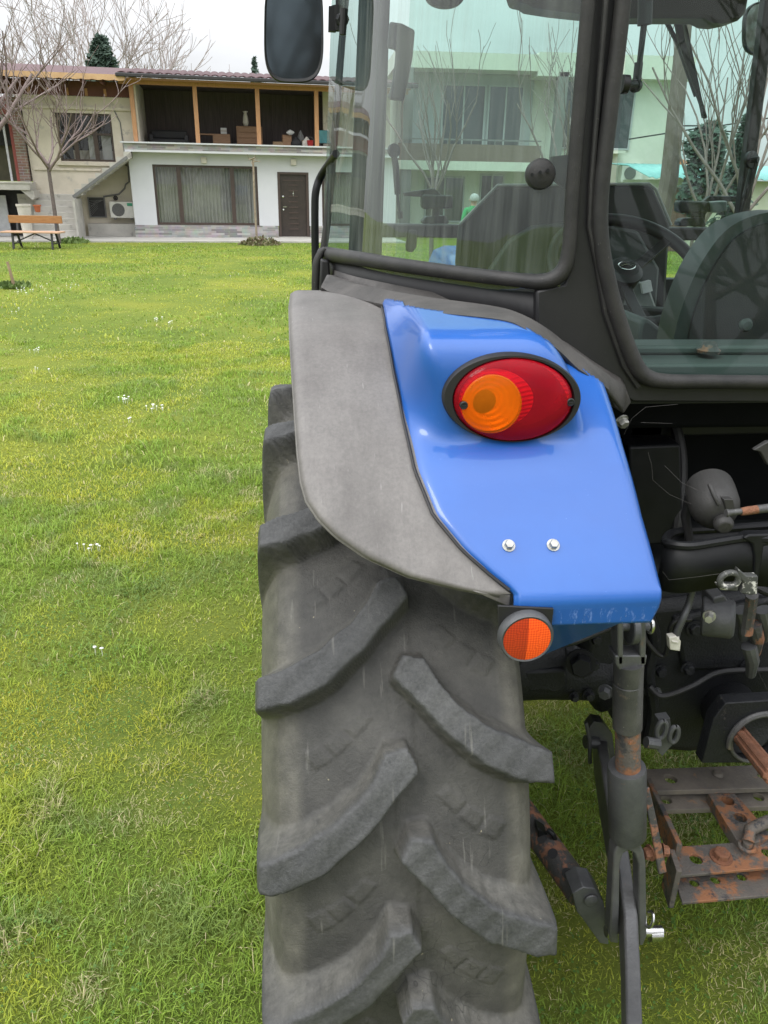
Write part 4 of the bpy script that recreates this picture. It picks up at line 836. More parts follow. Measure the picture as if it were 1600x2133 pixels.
b = MB(); b.prism([P(*q, 1.25) for q in ((1188, 1372), (1206, 1364), (1224, 1372), (1226, 1398), (1200, 1408), (1190, 1396))], (0, .04, 0)); T(b, 'lock_lug', 'dark_grey_steel', gb, bevel=.004)
b = MB(); b.prism([P(*q, 1.40) for q in ((1310, 930), (1420, 925), (1425, 1130), (1320, 1140))], (0, .06, 0)); T(b, 'frame_bracket', 'black_paint', bevel=.006)
b = MB(); b.prism([P(*q, 1.50) for q in ((1310, 850), (1640, 845), (1640, 905), (1312, 912))], (0, .05, 0)); T(b, 'frame_rail', 'black_paint', bevel=.006)
# drive shaft and its guard plate
b = MB(); Yg = 1.17; o = P(1462, 1590, Yg); k = depth(P(1540, 1530, Yg))/F; zk = abs(P(1540, 1500, Yg).z-P(1540, 1560, Yg).z)/60
b.plate(o, (1, 0, 0), (0, 0, 1), [(0, 0), (150*k, -6*zk), (225*k, -6*zk), (225*k, 120*zk), (150*k, 124*zk), (22*k, 122*zk), (4*k, 92*zk)], [(112*k, 48*zk, 62*k)], .03, hn=36)
gd = T(b, 'shaft_guard', 'dark_casting', bevel=.002)
b = MB(); c = o+V(112*k, -.004, 48*zk); b.tube([c+V(cos(t), 0, sin(t))*(64*k) for t in np.linspace(-.5, pi+.3, 30)], .0065, 8); b.tube([c+V(cos(t), .03, sin(t))*(60*k) for t in np.linspace(pi, 2*pi, 20)], .004, 8); T(b, 'guard_ring', 'worn_grey_steel', gd)
p0 = P(1528, 1514, 1.22); p1 = P(1612, 1618, .985); ax = (p1-p0).normalized(); sd = ax.orthogonal().normalized(); s2 = ax.cross(sd)
b = MB(); rws = []
for t, f in ((0, 1), (.05, 1), (.3, 1), (.33, .93), (.36, 1), (1, 1), (1.01, .8)):
    c = p0+(p1-p0)*t; rws.append([c+(sd*cos(2*pi*i/48)+s2*sin(2*pi*i/48))*(.0175*f*(1 if (i % 8) < 5 else .84)) for i in range(48)])
b.grid(rws, closed=True); b.add(rws[-1], [tuple(range(48))]); T(b, 'drive_shaft', 'rust', sharp=40)
# oblong hoop bracket
def hoop(y, rad, w): return [(1400, y), (1392, y-6)]
hp = [(1386, 1130), (1392, 1115), (1420, 1106), (1500, 1101), (1640, 1094), (1640, 1122), (1560, 1120), (1500, 1128), (1440, 1137), (1400, 1134)]
def hp3(dz):
    Ys = [1.10, 1.14, 1.17, 1.18, 1.18, 1.06, 1.06, 1.06, 1.06, 1.075]
    return [P(x, y, Y)+V(0, 0, dz) for (x, y), Y in zip(hp, Ys)]
top = [V(*p) for p in catmull([tuple(p) for p in hp3(0)]+[tuple(hp3(0)[0])], 60)]
b = MB(); b.tube(top, .0048, 8, caps=False); b.grid([top, [p+V(0, 0, -.085) for p in top]])
T(b, 'hoop_bracket', 'black_paint', solid=.005, soff=0)
b = MB(); b.prism([P(*q, 1.05) for q in ((1548, 1122), (1562, 1114), (1640, 1112), (1640, 1136), (1592, 1138), (1588, 1170), (1580, 1215), (1570, 1215), (1572, 1160), (1568, 1134))], (0, .02, 0)); T(b, 'top_link_bracket', 'black_paint', bevel=.003)
# trailer socket
sc2 = P(1488, 1052, 1.12); kk = depth(sc2)/F
b = MB(); b.lathe([(48*kk, .05), (50*kk, .03), (50*kk, .0), (47*kk, -.012), (38*kk, -.026), (22*kk, -.034), (0, -.036)], sc2, V(.25, 1, .30), 36); sk = T(b, 'trailer_socket', 'grey_cap_plastic', sharp=50)
b = MB(); q0 = sc2+V(0, -.036, 0); b.tube([P(1478, 1008, 1.10), P(1487, 1030, 1.085), P(1498, 1052, 1.078)], .004, 8); b.lathe([(.014, .0), (.016, -.012), (.011, -.02), (0, -.021)], P(1504, 1085, 1.085), V(.2, 1, .2), 18); b.prism([P(*q, 1.08) for q in ((1508, 1040), (1528, 1040), (1532, 1062), (1512, 1062))], (0, .02, 0)); T(b, 'socket_flap', 'grey_cap_plastic', sk, bevel=.002)
b = MB(); tpx(b, [(1436, 1030, 1.16, 9), (1428, 1075, 1.17, 10), (1437, 1130, 1.16, 9), (1440, 1160, 1.15, 9)], 10); T(b, 'socket_cable', 'black_plastic', sk)
# hitch pin lying across
b = MB(); tpx(b, [(1512, 1069, 1.03, 8), (1514, 1069, 1.03, 9), (1520, 1068, 1.03, 7), (1545, 1065, 1.03, 6.5)], 12); hpn = T(b, 'hitch_pin', 'worn_grey_steel')
b = MB(); tpx(b, [(1544, 1066, 1.03, 8), (1556, 1064, 1.03, 9), (1578, 1061, 1.03, 9)], 12); T(b, 'pin_collar', 'rust', hpn)
b = MB(); tpx(b, [(1577, 1061, 1.03, 9), (1650, 1053, 1.03, 9.5)], 12); T(b, 'pin_handle', 'worn_grey_steel', hpn)
b = MB(); b.prism([P(*q, 1.15) for q in ((1570, 938), (1600, 920), (1640, 920), (1640, 980), (1598, 968), (1584, 942))], (0, .01, 0)); T(b, 'valve_plate', 'grey_cap_plastic', bevel=.002)
# worn clip with ring
b = MB(); rc_ = P(1519, 1208, 1.02); kq = depth(rc_)/F
b.tube([rc_+V(cos(t)*20*kq, 0, sin(t)*17*kq) for t in np.linspace(0, 2*pi, 28)], .0055, 8, caps=False); b.prism([P(*q, 1.02) for q in ((1498, 1222), (1540, 1222), (1538, 1232), (1502, 1230))], (0, .018, 0)); b.prism([P(*q, 1.015) for q in ((1540, 1186), (1556, 1200), (1580, 1200), (1578, 1238), (1562, 1240), (1544, 1236), (1552, 1216), (1538, 1200))], (0, .014, 0)); T(b, 'clevis_clip', 'chipped_white_paint', bevel=.002)
b = MB(); b.tube([P(1567, 1240, 1.04), P(1558, 1300, 1.06), P(1556, 1320, 1.06)], .010, 8); T(b, 'clip_rod', 'chipped_rust_paint')
# lift arm boss
b = MB(); ac = P(1486, 1285, 1.14); b.lathe([(.034, -.02), (.036, -.015), (.036, .03), (.03, .035)], ac, (.9, -.45, .1), 28); b.prism([P(*q, 1.13) for q in ((1486, 1246), (1510, 1240), (1524, 1262), (1526, 1300), (1500, 1314), (1490, 1310))], (0, .05, 0)); la = T(b, 'lift_boss', 'dark_grey_steel', bevel=.003)
b = MB(); b.hexbolt(P(1478, 1282, 1.10), (-.6, -1, .1), .008, .02); T(b, 'boss_bolt', 'zinc_bolt', la)
for x, y in ((1545, 1270), (1570, 1300), (1560, 1345), (1590, 1270)):
    b = MB(); tpx(b, [(x, y, 1.18, 16), (x+8, y+30, 1.18, 14), (x+4, y+60, 1.2, 10)], 10); T(b, 'linkage_rod', 'chipped_rust_paint' if x == 1570 else 'dark_grey_steel')
# corrugated conduit with its plug
b = MB(); cp = catmull([(1446, 1215, 1.1), (1436, 1255, 1.1), (1424, 1285, 1.09), (1411, 1315, 1.09), (1408, 1330, 1.09)], 60); tpx(b, [(x, y, Y, 8.2 if i % 2 else 6.4) for i, (x, y, Y) in enumerate(cp)], 10); cd = T(b, 'conduit', 'dark_grey_steel', sharp=0)
b = MB(); b.prism([P(*q, 1.08) for q in ((1394, 1328), (1410, 1326), (1419, 1336), (1417, 1357), (1396, 1354))], (0, .014, 0)); b.prism([P(*q, 1.077) for q in ((1400, 1335), (1414, 1337), (1413, 1341), (1400, 1339))], (0, .004, 0)); b.tube([P(1408, 1326, 1.085), P(1408, 1336, 1.085)], .006, 8); T(b, 'cable_plug', 'white_connector', cd, bevel=.0015)
# vertical lift rod
YR_ = 1.0
b = MB()
for xs in ((1286, 1300), (1332, 1347)):
    b.prism([P(*q, .985) for q in ((xs[0], 1300), (xs[0]+4, 1282), (xs[1]-4, 1280), (xs[1], 1300), (xs[1]-1, 1385), (xs[0]+1, 1385))], (0, .03, 0))
b.prism([P(*q, .985) for q in ((1281, 1366), (1349, 1366), (1346, 1384), (1334, 1396), (1290, 1396), (1282, 1384))], (0, .032, 0)); lr = T(b, 'lift_rod', 'worn_bar', bevel=.003)
b = MB(); b.lathe([(.026, -.006), (.026, .006)], P(1316, 1308, 1.0), (1, 0, 0), 24); b.tube([P(1278, 1305, 1.0), P(1352, 1303, 1.0)], .008, 12); T(b, 'rod_eye', 'dark_grey_steel', lr, bevel=.002)
b = MB(); b.tube([P(1354, 1302, .99)+V(0, .012*cos(t), .012*sin(t)) for t in np.linspace(0, 5.6, 16)], .0028, 8); T(b, 'linch_pin', 'chrome', lr)
b = MB(); tpx(b, [(1310, 1378, 1.0, 31), (1309, 1420, 1.0, 30), (1308, 1421, 1.0, 31), (1307, 1514, 1.0, 30)], 28); T(b, 'rod_tube', 'worn_grey_steel', lr)
b = MB(); tpx(b, [(1308, 1512, 1.0, 26), (1308, 1604, 1.0, 26)], 24); b.hexbolt(P(1311, 1544, .984), (0, -1, 0), .004, .006); T(b, 'rod_screw', 'rusty_bar', lr)
b = MB(); tpx(b, [(1306, 1597, 1.0, 38), (1306, 1602, 1.0, 39.5), (1307, 1735, 1.0, 38), (1308, 1741, 1.0, 34)], 32); slv = T(b, 'rod_sleeve', 'dark_grey_steel', lr)
b = MB(); tpx(b, [(1315, 1622, .972, 4), (1316, 1735, .972, 4)], 8); tpx(b, [(1324, 1622, .972, 2.5), (1325, 1732, .972, 2.5)], 8); T(b, 'sleeve_seam', 'black_paint', lr)
b = MB(); fk = [(1278, 1800), (1280, 1775), (1292, 1752), (1310, 1742), (1330, 1752), (1342, 1775), (1346, 1800), (1348, 1950), (1340, 1970), (1331, 1970), (1330, 1800), (1322, 1778), (1311, 1772), (1299, 1778), (1292, 1800), (1289, 1966), (1272, 1964), (1270, 1950)]
b.prism([P(*q, .985) for q in fk], (0, .03, 0)); T(b, 'rod_fork', 'worn_bar', lr, bevel=.003)
b = MB(); b.tube([P(1262, 1940, 1.0), P(1378, 1940, 1.0)], .011, 14); b.tube([P(1352, 1945, 1.0), P(1376, 1944, 1.0)], .015, 16); T(b, 'fork_pin', 'chrome', lr)
b = MB(); b.tube([P(1353, 1915, .985)+V(.004*sin(t), .012*cos(t), .016*sin(t)) for t in np.linspace(.4, 6.0, 16)], .003, 8); T(b, 'linch_pin', 'chrome', lr)
# lower link
b = MB(); lk_ = [(1246, 1520, 1.52), (1252, 1580, 1.40), (1268, 1680, 1.22), (1290, 1800, 1.08), (1308, 1920, .99), (1313, 2020, .90), (1316, 2140, .80), (1318, 2260, .70)]
lp = [P(*q) for q in lk_]; b.beam(lp, [.06, .075, .08, .075, .065, .06, .06, .06], .026, (0, 0, 1)); ll = T(b, 'lower_link', 'worn_bar', bevel=.004)
b = MB(); b.prism([P(*q, 1.42) for q in ((1224, 1520), (1238, 1503), (1258, 1506), (1276, 1530), (1284, 1600), (1262, 1600), (1240, 1560))], (0, .03, 0)); b.tube([P(1218, 1545, 1.42), P(1246, 1546, 1.42)], .016, 12); b.tube([P(1221, 1505, 1.40), P(1228, 1540, 1.40), P(1229, 1590, 1.40)], .005, 8); T(b, 'link_pivot', 'dark_grey_steel', ll, bevel=.003)
# stabiliser: telescopic tube with holes and a forked end
a0, a1 = P(1075, 1672, 1.30), P(1212, 1862, 1.06); d = (a1-a0).normalized()
b = MB(); b.tube([a0, a1], .030, 24); stb = T(b, 'stabiliser_tube', 'chipped_rust_paint')
b = MB(); cv = (V(*CO)-a1).normalized(); cv = (cv-d*cv.dot(d)).normalized()
for t in (.50, .66, .86):
    c = a0+(a1-a0)*t+cv*.0265; b = MB(); b.lathe([(.0105, .001), (.0105, .004), (0, .0042)], c, cv, 18); T(b, 'tube_hole', 'black_stuff', stb)
b = MB(); b.tube([P(1140, 1728, 1.18), P(1152, 1738, 1.17), P(1156, 1748, 1.17)], .006, 8); b.prism([P(*q, 1.18) for q in ((1120, 1726), (1146, 1742), (1140, 1760), (1122, 1752))], (0, .03, 0)); T(b, 'tube_lock', 'black_paint', stb, bevel=.002)
b = MB(); b.prism([P(*q, 1.03) for q in ((1192, 1862), (1215, 1848), (1240, 1852), (1258, 1880), (1268, 1930), (1268, 1968), (1250, 1965), (1218, 1920), (1202, 1900))], (0, .05, 0)); b.lathe([(.014, -.002), (.014, -.006), (0, -.008)], P(1230, 1872, 1.03), (0, 1, 0), 18); T(b, 'stabiliser_fork', 'dark_grey_steel', stb, bevel=.008)
# check chain eyes beside the gearbox
b = MB()
for x, y, r in ((1378, 1520, 22), (1404, 1530, 20)): c = P(x, y, 1.15); k2 = depth(c)/F; b.tube([c+V(sin(t)*r*k2*.45, 0, cos(t)*r*k2) for t in np.linspace(0, 2*pi, 20)], .005, 8, caps=False)
b.prism([P(*q, 1.17) for q in ((1372, 1500), (1396, 1496), (1402, 1550), (1380, 1575), (1366, 1560))], (0, .02, 0)); tpx(b, [(1346, 1546, 1.14, 12), (1372, 1550, 1.14, 12)], 10); T(b, 'check_chain', 'dark_grey_steel', bevel=.002)
# drawbar frame
def lev(x, y, z): return PZ(x, y, z)
Zd = .47
def holed(name, px4, holes, z, t, m, parent=None, r=13):
    c = [PZ(x, y, z) for x, y in px4]; o = c[0]; ux = (c[1]-c[0]).normalized(); uy = V(-ux.y, ux.x, 0)
    if (c[3]-c[0]).dot(uy) < 0: pass
    ol = [((p-o).dot(ux), (p-o).dot(uy)) for p in c]; hs = []
    for x, y in holes:
        p = PZ(x, y, z); hs.append(((p-o).dot(ux), (p-o).dot(uy), r*depth(p)/F))
    b = MB(); b.plate(o, ux, uy, ol, hs, t); return T(b, name, m, parent, bevel=.0015)
fr = holed('drawbar_frame', ((1350, 1648), (1660, 1640), (1660, 1590), (1346, 1602)), ((1397, 1622), (1590, 1614)), Zd, .014, 'dusty_steel_bar')
b = MB(); b.lathe([(.013, 0), (.013, .004), (.009, .009), (0, .010)], PZ(1495, 1614, Zd), (0, 0, 1), 18); T(b, 'rivet', 'dusty_steel_bar', fr)
holed('cross_bar', ((1368, 1688), (1660, 1678), (1660, 1648), (1364, 1655)), ((1388, 1666), (1580, 1660)), Zd-.04, .014, 'dusty_steel_bar', fr, 11)
holed('draw_bar', ((1545, 1766), (1610, 1742), (1524, 1644), (1474, 1652)), ((1516, 1667), (1542, 1702)), Zd-.015, .03, 'rusty_bar', fr, 13)
holed('front_bar', ((1415, 1824), (1680, 1800), (1680, 1744), (1398, 1764)), ((1450, 1789), (1600, 1775)), Zd-.03, .008, 'rusty_bar', fr, 13)
z2 = Zd-.085
holed('lower_bar', ((1422, 1880), (1680, 1858), (1680, 1800), (1404, 1826)), ((1446, 1838), (1490, 1832), (1545, 1826)), z2, .008, 'rusty_bar', fr, 10)
for x0, y0, x1, y1, z, tt in ((1347, 1640, 1412, 1780, Zd-.01, .016),):
    b = MB(); b.beam([PZ(x0, y0, z), PZ(x1, y1, z)], .012, .06, V(1, 0, 0)); b.beam([PZ(1398, 1775, z)+V(0, 0, -.045), PZ(1414, 1822, z)+V(0, 0, -.045)], .012, .11, V(1, 0, 0)); T(b, 'side_plate', 'rusty_bar', fr, bevel=.002)
b = MB(); b.beam([P(1345, 1640, 1.02), P(1362, 1720, 1.0), P(1380, 1818, .985)], [.012, .014, .016], .006, V(1, 0, 0)); T(b, 'lock_lever', 'chipped_rust_paint', fr, bevel=.002)
b = MB(); b.hexbolt(P(1356, 1776, 1.01), (-1, -.2, 0), .011, .014); b.hexbolt(P(1380, 1772, 1.01), (1, -.2, 0), .010, .012); T(b, 'lever_bolt', 'rust', fr)
b = MB(); b.hexbolt(PZ(1502, 1786, Zd-.03), (0, 0, 1), .018, .018); T(b, 'frame_nut', 'rust', fr)
b = MB(); q = PZ(1553, 1775, Zd-.03); b.tube([q+V(0, 0, -.03), q+V(0, 0, .03)], .011, 12); b.tube([q+V(.016*cos(t), .016*sin(t), .018) for t in np.linspace(0, 2*pi, 20)], .0045, 8, caps=False); b.tube([q+V(0, 0, .03), q+V(.012, .02, .045), q+V(.06, .035, .05), q+V(.1, .04, .05)], .014, 12); T(b, 'drawbar_pin', 'rusty_bar', fr)
# threads of cobweb
b = MB()
for l in (((1300, 905, 1.2), (1316, 872, 1.2), (1345, 848, 1.2), (1412, 842, 1.2)), ((1350, 942, 1.15), (1358, 970, 1.14), (1360, 1000, 1.14), (1395, 1030, 1.12), (1440, 1050, 1.1)), ((1385, 970, 1.16), (1420, 1005, 1.14), (1455, 1022, 1.12)), ((1380, 1190, 1.0), (1394, 1208, 1.0), (1450, 1202, 1.0), (1500, 1195, 1.0)), ((1335, 880, 1.2), (1400, 882, 1.2)), ((1560, 1345, 1.2), (1580, 1400, 1.2), (1600, 1440, 1.2))):
    b = MB(); b.tube([P(*q) for q in l], .00022, 4); T(b, 'cobweb_thread', 'dusty_flange')
# front of the tractor
b = MB(); b.box((.62, 2.95, .95), (1.24, 4.3, 1.50)); T(b, 'bonnet', 'blue_paint', bevel=.08)
b = MB(); b.box((.66, 2.0, .62), (1.20, 4.3, .95)); b.box((.25, 3.75, .45), (1.61, 3.9, .60)); T(b, 'chassis', 'dark_casting', bevel=.03)
for x in (.2, 1.66):
    w = MB(); w.lathe([(.24, -.13), (.36, -.15), (.47, -.14), (.50, -.10), (.505, 0), (.50, .10), (.47, .14), (.36, .15), (.24, .13)], (x, 3.82, .50), (1, 0, 0), 44)
    for k in range(18):
        for sgn in (-1, 1):
            a = 2*pi*(k+.25*sgn)/18; b0 = V(x+.01*sgn, 3.82+.51*cos(a), .5+.51*sin(a)); a2 = a+.22; b1 = V(x+.14*sgn, 3.82+.505*cos(a2), .5+.505*sin(a2)); w.beam([b0, b1], .04, .04, V(0, cos(a), sin(a)))
    fw = T(w, 'front_wheel', 'tyre_rubber', sharp=30)
    r2 = MB(); r2.lathe([(.25, -.11), (.22, -.06), (.1, -.03), (.08, -.08), (0, -.08)], (x, 3.82, .5), (1, 0, 0), 30); T(r2, 'front_rim', 'rim_white', fw)

# ================================================================== GROUND
def ground_mat():
    m = bpy.data.materials.new('lawn_soil'); m.use_nodes = True; nt = m.node_tree; L = nt.links.new; b = nt.nodes['Principled BSDF']
    tc = node(nt, 'ShaderNodeTexCoord')
    def ns(s, d=6, r=.6):
        n = node(nt, 'ShaderNodeTexNoise'); n.inputs['Scale'].default_value = s; n.inputs['Detail'].default_value = d; n.inputs['Roughness'].default_value = r; L(tc.outputs['Object'], n.inputs['Vector']); return n.outputs['Fac']
    def ramp(f, st):
        r = node(nt, 'ShaderNodeValToRGB'); e = r.color_ramp.elements
        while len(e) < len(st): e.new(.5)
        for i, (p, c) in enumerate(st): e[i].position = p; e[i].color = (*c, 1)
        L(f, r.inputs[0]); return r.outputs[0]
    def mix(f, a, c):
        x = node(nt, 'ShaderNodeMix', data_type='RGBA'); 
        if isinstance(f, float): x.inputs['Factor'].default_value = f
        else: L(f, x.inputs['Factor'])
        L(a, x.inputs['A']); L(c, x.inputs['B']); return x.outputs['Result']
    fine = ramp(ns(60, 8, .75), [(.3, (.035, .055, .012)), (.5, (.09, .14, .02)), (.72, (.20, .215, .06))])
    big = ramp(ns(.45, 7, .62), [(.36, (.11, .16, .032)), (.5, (.18, .215, .04)), (.62, (.27, .275, .045)), (.75, (.27, .24, .11))])
    L(mix(.55, fine, big), b.inputs['Base Color']); b.inputs['Roughness'].default_value = .95; b.inputs['Specular IOR Level'].default_value = .1
    bp = node(nt, 'ShaderNodeBump'); bp.inputs['Strength'].default_value = .8; bp.inputs['Distance'].default_value = .03; L(ns(35, 8, .8), bp.inputs['Height']); L(bp.outputs[0], b.inputs['Normal'])
    MATS['lawn_soil'] = m
ground_mat()
b = MB(); n = 60
xs = np.concatenate([[-400, -120, -60, -36], np.linspace(-30, 30, n), [36, 60, 120, 400]]); ys = np.concatenate([[-300, -60, -20], np.linspace(-10, 50, n), [60, 120, 500]])
b.grid([[V(x, y, 0 if abs(x) > 30 or y > 24 else .012*sin(x*1.3+y*.7)*sin(y*.9)-.008) for x in xs] for y in ys])
g = b.build('ground', 'lawn_soil', sharp=0, fixn=True); g['kind'] = 'structure'

# grass blades, denser where the camera sees them large
def vnoise(x, y, s, seed):
    r = np.random.default_rng(seed); G = r.random((64, 64)); u = x*s; v = y*s; i = np.floor(u).astype(int); j = np.floor(v).astype(int); fu = u-i; fv = v-j; fu = fu*fu*(3-2*fu); fv = fv*fv*(3-2*fv)
    g = lambda a, c: G[a % 64, c % 64]
    return (g(i, j)*(1-fu)+g(i+1, j)*fu)*(1-fv)+(g(i, j+1)*(1-fu)+g(i+1, j+1)*fu)*fv
def fbm(x, y, s, seed): return (vnoise(x, y, s, seed)+.5*vnoise(x, y, s*2.1, seed+1)+.25*vnoise(x, y, s*4.3, seed+2))/1.75
def grass_mat():
    m = bpy.data.materials.new('grass_blade'); m.use_nodes = True; nt = m.node_tree; L = nt.links.new; b = nt.nodes['Principled BSDF']
    at = node(nt, 'ShaderNodeAttribute'); at.attribute_name = 'tint'; L(at.outputs['Color'], b.inputs['Base Color'])
    b.inputs['Roughness'].default_value = .55; b.inputs['Specular IOR Level'].default_value = .3
    tl = node(nt, 'ShaderNodeBsdfTranslucent'); L(at.outputs['Color'], tl.inputs[0]); mx = node(nt, 'ShaderNodeMixShader'); mx.inputs[0].default_value = .35
    L(b.outputs[0], mx.inputs[1]); L(tl.outputs[0], mx.inputs[2]); L(mx.outputs[0], nt.nodes['Material Output'].inputs[0])
    MATS['grass_blade'] = m
grass_mat()
def in_view(x, y, pad):
    dx = x*r_[0]+y*r_[1]-CAM_H*r_[2]; dz = x*f_[0]+y*f_[1]-CAM_H*f_[2]; du = x*u_[0]+y*u_[1]-CAM_H*u_[2]
    px = CX+F*dx/np.maximum(dz, .05); py = CY-F*du/np.maximum(dz, .05)
    return (dz > .1) & (px > -pad) & (px < 1600+pad) & (py < 2133+pad)
zones = [  # x0,x1,y0,y1, blades, height, width
 (-3.0, 3.8, .2, 2.6, 388000, .028, .0024), (-4.4, 4.6, 2.6, 5.0, 177000, .027, .0038), (-7.5, 6.5, 5.0, 9.5, 170000, .030, .007), (-16, 17, 9.5, 25.6, 152000, .034, .015)]
CO_, Q_, T_, TI = [], [], [], []
base_i = 0
for x0, x1, y0, y1, N, H, W in zones:
    x = rng.uniform(x0, x1, N); y = rng.uniform(y0, y1, N)
    dens = fbm(x, y, 1.1, 5)
    k = (rng.random(N) < .45+.9*dens)*(in_view(x, y, 120) | ((rng.random(N) < .4) & in_view(x, y, 1500)))
    x = x[k]; y = y[k]; N = len(x)
    patch = fbm(x, y*1.0, .55, 11); p2 = fbm(x, y, 2.6, 21); p3 = fbm(x, y, 7., 31)
    moss = np.clip((patch*.55+p2*.45-.485)/.11, 0, 1); dry = np.clip((p2*.45+p3*.55-.55)/.08, 0, 1)*.75
    tall = np.clip((fbm(x, y, 3.3, 41)-.55)/.12, 0, 1)
    h = H*(.55+.75*rng.random(N))*(1-.45*moss)*(1+.8*tall); w = W*(.6+.8*rng.random(N))
    th = rng.uniform(0, 2*pi, N); ln_ = h*rng.uniform(.25, 1.5, N); bx = np.cos(th)*ln_; by = np.sin(th)*ln_; sx = -np.sin(th)*w/2; sy = np.cos(th)*w/2
    z0 = -.012+np.zeros(N)
    pts = np.stack([np.stack([x-sx, y-sy, z0], -1), np.stack([x+sx, y+sy, z0], -1), np.stack([x+sx*.8+bx*.45, y+sy*.8+by*.45, z0+h*.68], -1), np.stack([x-sx*.8+bx*.45, y-sy*.8+by*.45, z0+h*.68], -1), np.stack([x+bx, y+by, z0+h*(1-.25*rng.random(N))], -1)], 1)
    green = np.array([.175, .285, .040]); fresh = np.array([.29, .40, .055]); lime = np.array([.50, .48, .05]) if y0 < 5 else np.array([.45, .45, .06]); straw = np.array([.58, .50, .30]); blue = np.array([.19, .255, .09])
    t = rng.random(N)[:, None]
    col = green*(1-t)+fresh*t
    mm = (moss*(.35+.65*rng.random(N)))[:, None]; col = col*(1-mm)+lime*mm
    bb = (np.clip((p3-.55)/.1, 0, 1)*(1-moss)*.6)[:, None]; col = col*(1-bb)+blue*bb
    dd = ((rng.random(N) < (.045+.5*dry)*(1 if y0 < 5 else .45))*rng.uniform(.4, 1, N))[:, None]; col = col*(1-dd)+straw*dd
    col = col*rng.uniform(.75, 1.25, N)[:, None]
    c5 = np.repeat(np.concatenate([col, np.ones((N, 1))], 1)[:, None], 5, 1)
    i = base_i+np.arange(N)*5
    CO_.append(pts.reshape(-1, 3)); TI.append(c5.reshape(-1, 4)); Q_.append(np.stack([i, i+1, i+2, i+3], -1)); T_.append(np.stack([i+3, i+2, i+4], -1)); base_i += N*5
me = np_mesh('grass', np.concatenate(CO_), np.concatenate(Q_), 'grass_blade', {'tint': np.concatenate(TI)}, tris=np.concatenate(T_), smooth=False)
gr = bpy.data.objects.new('grass', me); COL.objects.link(gr); tag(gr, 'short green lawn grass with yellow mossy patches all around the tractor', 'grass', kind='stuff')
# clover leaves low in the turf near the camera
CO_, Q_, TI = [], [], []; N = 9000
x = rng.uniform(-1.5, 2.4, N); y = rng.uniform(.7, 3.6, N); k = in_view(x, y, 60) & (fbm(x, y, 2.2, 77) > .53); x = x[k]; y = y[k]; N = len(x); base_i = 0
for j in range(3):
    a = rng.uniform(0, 2*pi, N)+j*2.1; r = rng.uniform(.0025, .0045, N); cx = x+np.cos(a)*r; cy = y+np.sin(a)*r; z = rng.uniform(.008, .026, N); tx = rng.uniform(-.4, .4, N); ty = rng.uniform(-.4, .4, N)
    ca, sa = np.cos(a)*r, np.sin(a)*r
    pts = np.stack([np.stack([cx-ca, cy-sa, z-(ca*tx+sa*ty)], -1), np.stack([cx+sa, cy-ca, z+(sa*tx-ca*ty)], -1), np.stack([cx+ca, cy+sa, z+ca*tx+sa*ty], -1), np.stack([cx-sa, cy+ca, z-(sa*tx-ca*ty)], -1)], 1)
    col = np.array([.10, .19, .035])*rng.uniform(.7, 1.5, (N, 1)); i = base_i+np.arange(N)*4
    CO_.append(pts.reshape(-1, 3)); TI.append(np.repeat(np.concatenate([col, np.ones((N, 1))], 1)[:, None], 4, 1).reshape(-1, 4)); Q_.append(np.stack([i, i+1, i+2, i+3], -1)); base_i += N*4
me = np_mesh('clover', np.concatenate(CO_), np.concatenate(Q_), 'grass_blade', {'tint': np.concatenate(TI)}, smooth=False)
cl = bpy.data.objects.new('clover', me); COL.objects.link(cl); tag(cl, 'small round clover leaves low in the turf beside the tyre', 'clover', kind='stuff')
# daisies in drifts
b = MB(); rd = random.Random(5)
spots = [(45, 604, 14), (75, 593, 5), (150, 594, 6), (325, 662, 8), (355, 668, 4), (80, 728, 6), (85, 769, 3), (260, 830, 8), (320, 842, 5), (340, 845, 4), (280, 870, 2), (170, 1135, 3), (200, 1135, 3), (45, 640, 3), (100, 620, 3), (30, 650, 2), (490, 575, 2), (210, 1350, 2)]
for px, py, nn in spots:
    for _ in range(nn):
        c = PZ(px+rd.gauss(0, 9), py+rd.gauss(0, 3.5), .035); r = rd.uniform(.006, .0095)*(1+.03*c.y)
        pts = [c+V(r*cos(t)*(1 if i % 2 else .72), r*sin(t)*(1 if i % 2 else .72), rd.uniform(-.003, .003)) for i, t in enumerate(np.linspace(0, 2*pi, 12, endpoint=False))]
        b.add([c+V(0, 0, .005)]+pts, [(0, i+1, (i+1) % 12+1) for i in range(12)])
        b.tube([c, c-V(0, 0, .04)], .0012, 4)
tag(b.build('daisies', 'daisy_white', smooth=False, fixn=False), 'tiny white daisies scattered in drifts over the lawn', 'daisies', kind='stuff')

